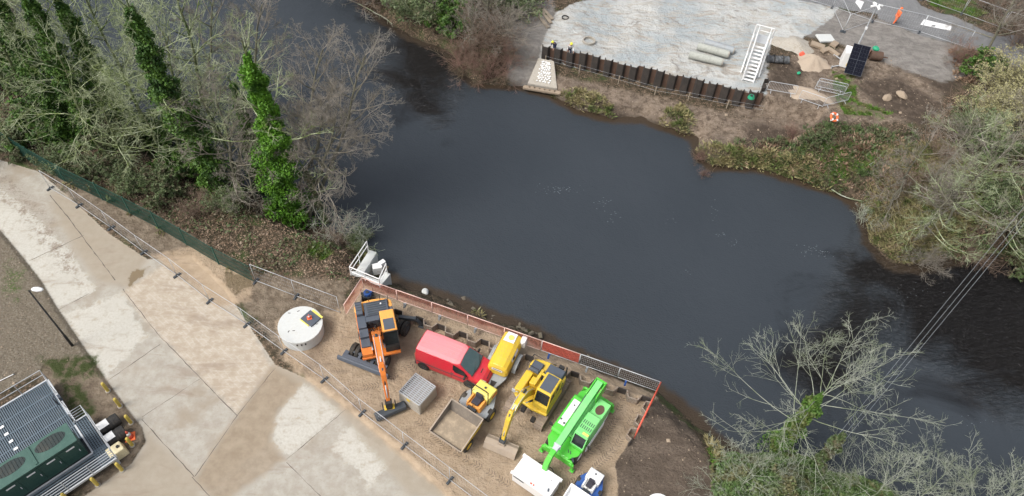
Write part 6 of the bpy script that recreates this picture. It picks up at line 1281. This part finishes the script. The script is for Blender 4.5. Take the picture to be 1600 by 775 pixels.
# right bank
RG = 'bare trees and scrub on the right bank'
make_tree('rt1', 61, 8, 4.8, 'twig_grey', 'bark', nl=15, t0=.3, counts=(7, 6, 4), wob_=.28, elev=(-.1, 1.0), side=R(215), tr=.13)
make_tree('rt2', 62, 8, 4.6, 'twig_olive', 'bark', nl=15, t0=.3, counts=(7, 6, 4), wob_=.28, elev=(-.1, 1.0), side=R(225))
for i, (k, x, y, h, rz, lb) in enumerate([('rt1', 1385, 325, 7.5, 0, 'grey bare tree leaning over the river at the right bank corner'), ('rt2', 1430, 372, 6.5, .4, 'olive bare tree with branches hanging into the dark water'), ('rt1', 1475, 350, 7.5, -.4, 'grey bare tree above the dark rapids, middle of the right bank'), ('rt2', 1545, 385, 7, .2, 'olive bare tree near the overhead wires on the right bank'), ('rt1', 1590, 360, 7, .6, 'grey bare tree at the right edge beside the overhead wires'), ('rt2', 1450, 285, 7, 1.2, 'olive bare tree behind the leaning grey tree'), ('rt1', 1530, 290, 7.5, 2.0, 'grey bare tree in the middle of the right bank thicket'), ('rt2', 1600, 270, 8, 2.8, 'olive bare tree at the right edge below the yellow bush'), ('gr1', 1640, 330, 9, 3.3, 'tall bare tree outside the right edge'), ('gr2', 1540, 78, 7, 1, 'bare tree at the end of the far road beside the fence')]): plant(k, on(x, y), h, rz, lb, RG)
for i, (k, x, y, h, lb) in enumerate([('sh_ye', 1565, 145, 3.8, 'yellowish flowering bush below the far road on the right'), ('sh_ye', 1590, 205, 4, 'yellowish flowering bush at the right edge'), ('sh_ye', 1545, 190, 3, 'small yellowish bush beside the sandstone boulder'), ('sh_rd', 1500, 100, 2.4, 'reddish brown shrub at the end of the muddy track'), ('sh_dk', 1525, 110, 2, 'dark green low bush under the bare road tree'), ('sh_br', 1590, 70, 3.4, 'brown shrub beyond the far road'), ('sh_br', 1560, 20, 3.6, 'brown shrub beyond the verge fence'), ('sh_gr', 1600, 15, 4, 'grey shrub in the top right corner'), ('sh_br', 1520, -10, 3.6, 'brown shrub at the top edge beyond the grass verge'), ('sh_ol', 1510, 205, 2.2, 'olive twiggy scrub left of the large boulder'), ('sh_gr', 1500, 235, 3.0, 'grey twiggy scrub below the large boulder'), ('sh_br', 1462, 245, 1.8, 'brown twiggy scrub at the end of the churned mud'), ('sh_ol', 1540, 240, 3.2, 'olive scrub under the yellow bushes'), ('sh_br', 1420, 290, 2.4, 'brown scrub behind the leaning tree'), ('sh_gr', 1480, 310, 3, 'grey scrub between the trees on the right bank'), ('sh_ol', 1560, 330, 3, 'olive scrub between the trees near the wires'), ('sh_lf', 1590, 400, 3, 'leafy bush by the dark water at the right edge'), ('sh_br', 1510, 400, 2.4, 'brown scrub overhanging the dark rapids'), ('sh_gr', 1440, 410, 2.2, 'grey scrub dipping into the dark rapids'), ('sh_rd', 1092, 252, 1.1, 'little reddish bush at the grassy bank corner'), ('sh_rd', 1096, 283, .7, 'clump of reddish twigs standing in the water'), ('sh_rd', 1236, 215, 1.4, 'little reddish bush beside the brown rock'), ('sh_lf', 1272, 222, 1.2, 'small mossy bush beside the brown rock'), ('sh_ol', 1640, 200, 4, 'olive scrub outside the right edge'), ('sh_br', 1655, 110, 4, 'brown scrub outside the right edge by the road')]): p = on(x, y); p.z = max(p.z, WZ); plant(k, p, h, i * 1.9, lb, RG)
# left bank undergrowth shrubs
for i, (k, x, y, h, lb) in enumerate([('sh_lf', 20, 235, 1.8, 'low bramble bush behind the green fence at the left edge'), ('sh_ol', 90, 262, 1.8, 'olive scrub behind the second fence bay'), ('sh_dk', 70, 200, 3, 'dark green bush among the left trees'), ('sh_lf', 150, 275, 1.8, 'bramble bush behind the fence under the drooping branches'), ('sh_ol', 210, 290, 2, 'olive scrub behind the middle of the green fence'), ('sh_lf', 260, 300, 2, 'bramble bush in front of the dark ivy tree'), ('sh_br', 310, 330, 1.8, 'brown scrub below the dark ivy tree'), ('sh_ol', 355, 325, 1.6, 'olive scrub left of the bright ivy tree'), ('sh_dk', 120, 210, 2.6, 'dark green bush below the left ivy clad tree'), ('sh_dk', 250, 235, 2.4, 'dark green bush at the water edge on the left'), ('sh_dk', 300, 275, 2.2, 'dark green bush beside the dark ivy trunk'), ('sh_br', 430, 335, 1.5, 'brown scrub at the foot of the bright ivy tree'), ('sh_rd', 470, 325, 1.8, 'reddish scrub at the water edge behind the bright ivy tree'), ('sh_br', 525, 372, 1.3, 'brown scrub left of the pale shrub'), ('sh_ol', 562, 384, 1.3, 'olive scrub right of the pale shrub above the handrail'), ('sh_dk', 0, 130, 3, 'dark green bush at the left edge'), ('sh_br', 30, 60, 3.5, 'brown scrub by the water in the upper left'), ('sh_lf', 180, 235, 2.4, 'bramble bush at the middle of the left bank')]): p = on(x, y); p.z = max(p.z, WZ); plant(k, p, h, i * 1.1, lb, 'undergrowth bushes on the left bank')
# bottom right: pale ivy tree and thicket
BR = 'pale leafless trees at the bottom right'
r = empty('bare_tree', on(1206, 712), 0, 'tall pale leafless tree with an ivy clad trunk rising from the thicket', 'tree', BR)
tk, cr, P_ = tree_geo(71, 10.5, 6.2, nl=24, t0=.4, counts=(6, 5, 3), tr=.075, wob_=.16, elev=(-.05, 1.35), up=.03); tk.build('trunk', M['twig_pale'], r); cr.build('crown', M['twig_pale'], r); leaf_mesh('ivy', ivy_cloud(P_, rng, 7000, .1, 8.6, .85, .2), .16, M['ivy_moss'], rng, r)
make_tree('pl2', 72, 7, 4.4, 'twig_pale', 'twig_pale', nl=20, t0=.08, counts=(7, 5, 3), wob_=.17, tr=.065, up=.03)
for x, y, h, rz, lb in [(1480, 838, 7, 0, 'pale leafless tree at the right of the bottom thicket'), (1590, 850, 7.5, 2, 'pale leafless tree at the bottom right corner'), (1150, 775, 4.5, 4, 'small pale leafless tree at the left end of the thicket'), (1330, 800, 6, 1, 'pale leafless tree in the middle of the bottom thicket'), (1410, 800, 5.5, 3, 'pale leafless tree above the crest of the thicket')]: plant('pl2', on(x, y), h, rz, lb, BR)
def thicket(pts, zc, Hm, n, name, label, m_, size, twm, seed):
    PW = [tuple(G(x, y, zc)[:2]) for x, y in pts]; A = np.array(PW); rng = np.random.default_rng(seed); lo = A.min(0); hi = A.max(0)
    q = rng.uniform(lo, hi, (n * 3, 2)); s_ = sdp(q[:, 0], q[:, 1], A); q = q[s_ > 0]; s_ = s_[s_ > 0]; q = q[:n]; s_ = s_[:n]
    g0 = height(q[:, 0], q[:, 1]); hh = Hm * np.clip(s_ / 1.8, 0, 1) ** .5 * (.75 + .25 * wob(q[:, 0], q[:, 1], 1.3, 4) + .12 * wob(q[:, 0], q[:, 1], 3.3, 8))
    z_ = g0 + hh * (1 - .35 * rng.random(len(q)) ** 2.5); r = empty(name, (0, 0, 0), 0, label, 'thicket'); leaf_mesh('leaves', np.stack([q[:, 0], q[:, 1], z_], 1), size, M[m_], rng, r)
    tw = TW()
    for i in range(1100):
        k = rng.integers(0, len(q)); p = np.array([q[k, 0], q[k, 1], g0[k] + hh[k] * .6]); a = rng.uniform(0, 6.28); e = rng.uniform(.2, 1.3); b = branch(rng, p, [math.cos(a) * math.cos(e), math.sin(a) * math.cos(e), math.sin(e)], rng.uniform(.8, 2.0), 4, .3, 0.); tw.poly(b, .014, .007); kids(rng, tw, b, 3, .6, .008, 1, (2,), .3, 0)
    tw.build('stems', M[twm], r); return r
thicket([(1112, 725), (1145, 690), (1205, 674), (1280, 674), (1340, 690), (1400, 712), (1455, 742), (1530, 790), (1700, 850), (1500, 950), (1150, 950), (1120, 800)], .6, 3.2, 70000, 'bramble_thicket', 'dense green and brown bramble thicket along the bank at the bottom right', 'thicket', .17, 'twig_pale', 5)
# fallen branches in the rapids edge
for i, (a, b, lb) in enumerate([((1297, 300), (1340, 330), 'thin fallen branch reaching from the bank into the water'), ((1432, 242), (1402, 268), 'pale fallen branch lying on the right bank slope'), ((560, 14), (640, 22), 'pale bare branch hanging over the river at the top'), ((1375, 245), (1355, 262), 'short pale branch on the green slope')]):
    A = on(*a); B = on(*b); A.z = max(A.z, WZ) + .2; B.z = max(B.z, WZ) + .15; tw = TW(); rng = np.random.default_rng(90 + i); d = np.array(B - A); bb = branch(rng, np.array(A), d / np.linalg.norm(d), np.linalg.norm(d), 6, .15, 0); tw.poly(bb, .06, .025, 5); kids(rng, tw, bb, 7, .9, .02, 1, (3,), .3, 0); tag(tw.build('fallen_branch', M['twig_pale']), lb, 'branch')

# ground cover
def scatter(polys, n, seed, z=0., mind=None):
    rng = np.random.default_rng(seed); out = []
    ar = []
    for p in polys:
        A = GP(p, z); lo = A.min(0); hi = A.max(0); ar.append((A, lo, hi, np.prod(hi - lo)))
    tot = sum(a[3] for a in ar)
    for A, lo, hi, w_ in ar:
        q = rng.uniform(lo, hi, (int(n * w_ / tot), 2)); q = q[sdp(q[:, 0], q[:, 1], A) > 0]; out.append(q)
    q = np.concatenate(out); zz = height(q[:, 0], q[:, 1]); k = zz > WZ + .02; return np.column_stack([q[k], zz[k]]), rng
def blades(name, C, rng, h, w_, m_, clump=True):
    N = len(C); d = rng.normal(size=(N, 3)) * .45; d[:, 2] = 1; hh = h * rng.uniform(.4, 1.3, (N, 1)); a = rng.uniform(0, 6.28, N); s_ = np.stack([np.cos(a), np.sin(a), np.zeros(N)], 1) * w_
    V = np.stack([C - s_, C + s_, C + d * hh * .6 + s_ * .6, C + d * hh + np.stack([d[:, 0], d[:, 1], -d[:, 2] * .2], 1) * hh * .4], 1).reshape(-1, 3)
    return tag(raw_mesh(name, V, np.arange(4 * N).reshape(N, 4), m_), kind='stuff')
LBANK = [[(-60, 100), (0, 100), (100, 180), (200, 225), (330, 285), (400, 325), (480, 360), (560, 390), (590, 425), (545, 440), (400, 430), (300, 375), (160, 300), (0, 215), (-60, 190)]]
RBANK = [[(1190, 200), (1300, 195), (1420, 235), (1480, 150), (1600, 100), (1700, 120), (1700, 440), (1600, 412), (1440, 425), (1345, 375), (1345, 330), (1300, 300), (1180, 265), (1090, 262), (1085, 220)]]
TBANK = [[(560, -40), (870, -60), (866, 10), (800, 60), (790, 130), (740, 133), (700, 90), (640, 62)]]
C, rng = scatter(LBANK + RBANK + TBANK, 90000, 3); C[:, 2] += .03; o = leaf_mesh('leaf_litter', C, .11, M['leaf'], rng, flat=1.2); tag(o, kind='stuff')
GR_ = [[(862, 150), (900, 158), (952, 178), (950, 188), (900, 176), (865, 160)], [(1035, 175), (1075, 175), (1080, 215), (1045, 202)], [(1085, 222), (1200, 232), (1260, 245), (1310, 290), (1250, 285), (1180, 264), (1110, 262), (1088, 245)], [(1380, 230), (1480, 220), (1560, 330), (1440, 400), (1350, 330)]]
C, rng = scatter(GR_, 60000, 4); blades('bank_grass', C, rng, .38, .018, M['grass_dry'])
GG = [masks['grass'][0][0], masks['grass'][1][0] if False else [(480, 385), (515, 375), (525, 395), (500, 408), (485, 400)], [(1300, 112), (1334, 118), (1340, 160), (1395, 175), (1380, 185), (1320, 178), (1302, 150)], [(1450, -20), (1450, 5), (1520, 28), (1540, 22), (1500, -20)], [(1104, 684), (1150, 690), (1200, 740), (1200, 800), (1130, 800)], [(1040, 178), (1062, 178), (1070, 205), (1045, 200)], [(1150, 225), (1290, 222), (1400, 228), (1420, 255), (1330, 270), (1190, 245)]]
GG = [p for p in GG if isinstance(p[0], tuple)]
C, rng = scatter(GG, 70000, 6); k = wob(C[:, 0], C[:, 1], 2.2, 6) > -.1; blades('green_grass', C[k], rng, .22, .016, M['grass'])
def tufts(polys, n, seed, name, m_, hgt_, per=38, sz=.17, rad=.38, z=0.):
    C, rng = scatter(polys, n, seed, z); N = len(C); K = rng.uniform(.5, 1.4, (N, 1)); P_ = rng.normal(size=(N, per, 3)); P_ /= np.linalg.norm(P_, axis=2)[..., None]; P_[..., 2] = np.abs(P_[..., 2])
    Q = C[:, None, :] + P_ * np.array([rad, rad, hgt_]) * K[:, None, :] * rng.uniform(.6, 1.05, (N, per, 1)); base = Q.reshape(-1, 3)
    d = P_.reshape(-1, 3) * .9 + rng.normal(size=base.shape) * .25; d[:, 2] += .35; a = rng.normal(size=base.shape) * .036; hh = sz * rng.uniform(.7, 1.5, (len(base), 1))
    V = np.stack([base - a, base + a, base + d * hh * .6 + a * .7, base + d * hh * 1.1 - np.array([0, 0, 1]) * hh * .25], 1).reshape(-1, 3)
    return tag(raw_mesh(name, V, np.arange(len(V)).reshape(-1, 4), m_), kind='stuff')
T1 = [[(862, 140), (905, 145), (958, 164), (955, 186), (905, 174), (862, 156)], [(1036, 172), (1072, 172), (1088, 215), (1088, 245), (1065, 205), (1040, 200)], [(1090, 228), (1200, 240), (1260, 256), (1320, 300), (1260, 292), (1180, 266), (1110, 264), (1090, 252)], [(715, 455), (760, 475), (760, 490), (720, 472)], [(545, 375), (580, 385), (592, 415), (560, 400)], [(1095, 672), (1115, 700), (1140, 760), (1110, 740)]]
tufts(T1, 1100, 31, 'bank_grass_tufts', M['grass_dry'], .3, sz=.22, rad=.42, z=-1.5)
tufts([[(1160, 215), (1290, 205), (1430, 222), (1440, 270), (1340, 300), (1250, 262), (1150, 240)], [(1040, 165), (1075, 170), (1080, 200), (1050, 190)]], 420, 32, 'mixed_bank_weeds', M['bramble'], .3, sz=.22, z=-.8)
tufts([[(1150, 215), (1290, 200), (1440, 215), (1450, 280), (1340, 310), (1250, 280), (1150, 240)], [(1490, 80), (1540, 80), (1560, 130), (1490, 140)], [(960, 155), (1020, 165), (1035, 185), (970, 180)]], 330, 33, 'dead_bracken', M['leaf'], .3, sz=.2)
tufts([[(0, 235), (200, 320), (400, 440), (395, 448), (190, 335), (0, 250)]], 160, 34, 'fence_line_grass', M['grass_dry'], .15, rad=.25, sz=.12)
# tangled undergrowth on the banks
C, rng = scatter(LBANK + RBANK + TBANK, 5200, 7); tw = TW()
for p in C:
    a = rng.uniform(0, 6.28); e = rng.uniform(.0, .9); b = branch(rng, p, [math.cos(a) * math.cos(e), math.sin(a) * math.cos(e), math.sin(e)], rng.uniform(.5, 1.8), 4, .35, -.05); tw.poly(b, .016, .008)
tag(tw.build('undergrowth_twigs', M['twig_brown']), kind='stuff')
C, rng = scatter(LBANK, 26000, 17); k = wob(C[:, 0], C[:, 1], .9, 12) > .0; C = C[k]; C[:, 2] += rng.random(len(C)) * .45; tag(leaf_mesh('ground_ivy', C, .2, M['bramble'], rng), kind='stuff')
# foam flecks on the river
rng = np.random.default_rng(2); C = []
for x, y, w_, h_, n in ((870, 296, 32, 6, 45), (940, 318, 14, 8, 16), (958, 340, 10, 16, 12), (1118, 330, 8, 14, 9), (1128, 366, 8, 4, 8), (1145, 380, 14, 5, 7), (1262, 390, 18, 6, 22), (1290, 398, 12, 6, 18), (1048, 345, 10, 8, 6), (1078, 424, 6, 3, 3), (1440, 452, 40, 14, 16), (1520, 660, 30, 10, 10)):
    for _ in range(n): q = G(x + rng.normal() * w_ * .55, y + rng.normal() * h_ * .6, WZ + .012); C.append(q[:])
C = np.array(C); a = rng.uniform(0, 6.28, len(C)); s_ = rng.uniform(.015, .04, (len(C), 1)); a = a * .12 - .3; u_ = np.stack([np.cos(a), np.sin(a), 0 * a], 1) * s_; v_ = np.stack([-np.sin(a), np.cos(a), 0 * a], 1) * s_ * .5; u_ = u_ * 1.8
tag(raw_mesh('river_foam', np.stack([C - u_, C - v_ * .5, C + u_, C + v_ * .6], 1).reshape(-1, 3), np.arange(4 * len(C)).reshape(-1, 4), M['foam']), kind='stuff')
# tyre prints pressed into the yard
tm = mat('damp_tyre_print', (.19, .145, .105), 1., dirt=.3)
q = MB(); rr = random.Random(8)
for path, wd2 in (([(1000, 622), (985, 660), (962, 700), (925, 735), (880, 765), (840, 785)], .42), ([(975, 615), (962, 655), (940, 690), (905, 722)], .4), ([(540, 610), (600, 600), (640, 570), (660, 590)], .4), ([(650, 655), (700, 700), (760, 735), (800, 760)], .4)):
    P_ = [G(*p) for p in path]; out = []
    for a, b in zip(P_, P_[1:]):
        n = int((b - a).length / .17)
        out += [(a.lerp(b, i / n), (b - a).normalized()) for i in range(n)]
    for p, d in out:
        if rr.random() < .25: continue
        s_ = Vector((-d.y, d.x, 0))
        for sg in (-1, 1):
            a = p + s_ * sg * .03; b = p + s_ * sg * wd2 / 2 - d * .12; z = Vector((0, 0, .005)); q.add([a + z, b + z, b + z + d * .06, a + z + d * .06], [(0, 1, 2, 3)])
tag(q.build('tyre_prints', tm), kind='structure')
# small stones and clods on the mud
C, rng = scatter([masks['claymud'][0], masks['soil'][0], masks['gravel'][0], masks['mud'][0], LBANK[0]], 5000, 12)
s_ = rng.uniform(.012, .05, (len(C), 1, 1)) * (1 + 1.5 * (rng.random((len(C), 1, 1)) > .97)); base = np.array([[-1, -1, -.3], [1, -1, -.3], [1, 1, -.3], [-1, 1, -.3], [-.6, -.5, .8], [.7, -.6, .6], [.6, .7, .8], [-.7, .6, .6]]); V = C[:, None, :] + base[None] * s_ * rng.uniform(.7, 1.3, (len(C), 1, 3)); cf = np.array([(4, 5, 6, 7), (0, 1, 5, 4), (1, 2, 6, 5), (2, 3, 7, 6), (3, 0, 4, 7)])
tag(raw_mesh('loose_stones', V.reshape(-1, 3), (np.arange(len(C))[:, None, None] * 8 + cf[None]).reshape(-1, 4), M['stone']), kind='stuff')

# overhead wires from beyond the right edge to a pole in the thicket
wa = G(1700, 214, 8.5); pb = on(1262, 742)
r = empty('wire_pole', pb, 0, 'leaf covered pole carrying the overhead wires in the bottom right thicket', 'pole'); MB().tube([(0, 0, -.3), (0, 0, 5.6)], [.13, .1], 10).build('pole_shaft', M['wood'], r); leaf_mesh('ivy', ivy_cloud(np.array([[0, 0, -.3], [0, 0, 5.6]]), np.random.default_rng(77), 3200, 0, 5.9, .42, .3), .18, M['bramble'], np.random.default_rng(78), r)
top = pb + Vector((0, 0, 5.5))
for k, off in enumerate((-.25, -.05, .2)):
    o_ = Vector((math.cos(R(130)) * off, math.sin(R(130)) * off, 0)); A = top + o_; B = wa + o_ * 1.6 + Vector((0, 0, .0)); n = 14; pts = [A.lerp(B, i / n) - Vector((0, 0, 1.2 * 4 * (i / n) * (1 - i / n))) for i in range(n + 1)]
    tag(MB().tube(pts, .009, 5).build('overhead_wire', M['grey']), ['overhead wire nearest the river bank thicket', 'middle overhead wire crossing the dark rapids', 'overhead wire farthest right across the rapids'][k], 'wire', 'overhead wires across the river')
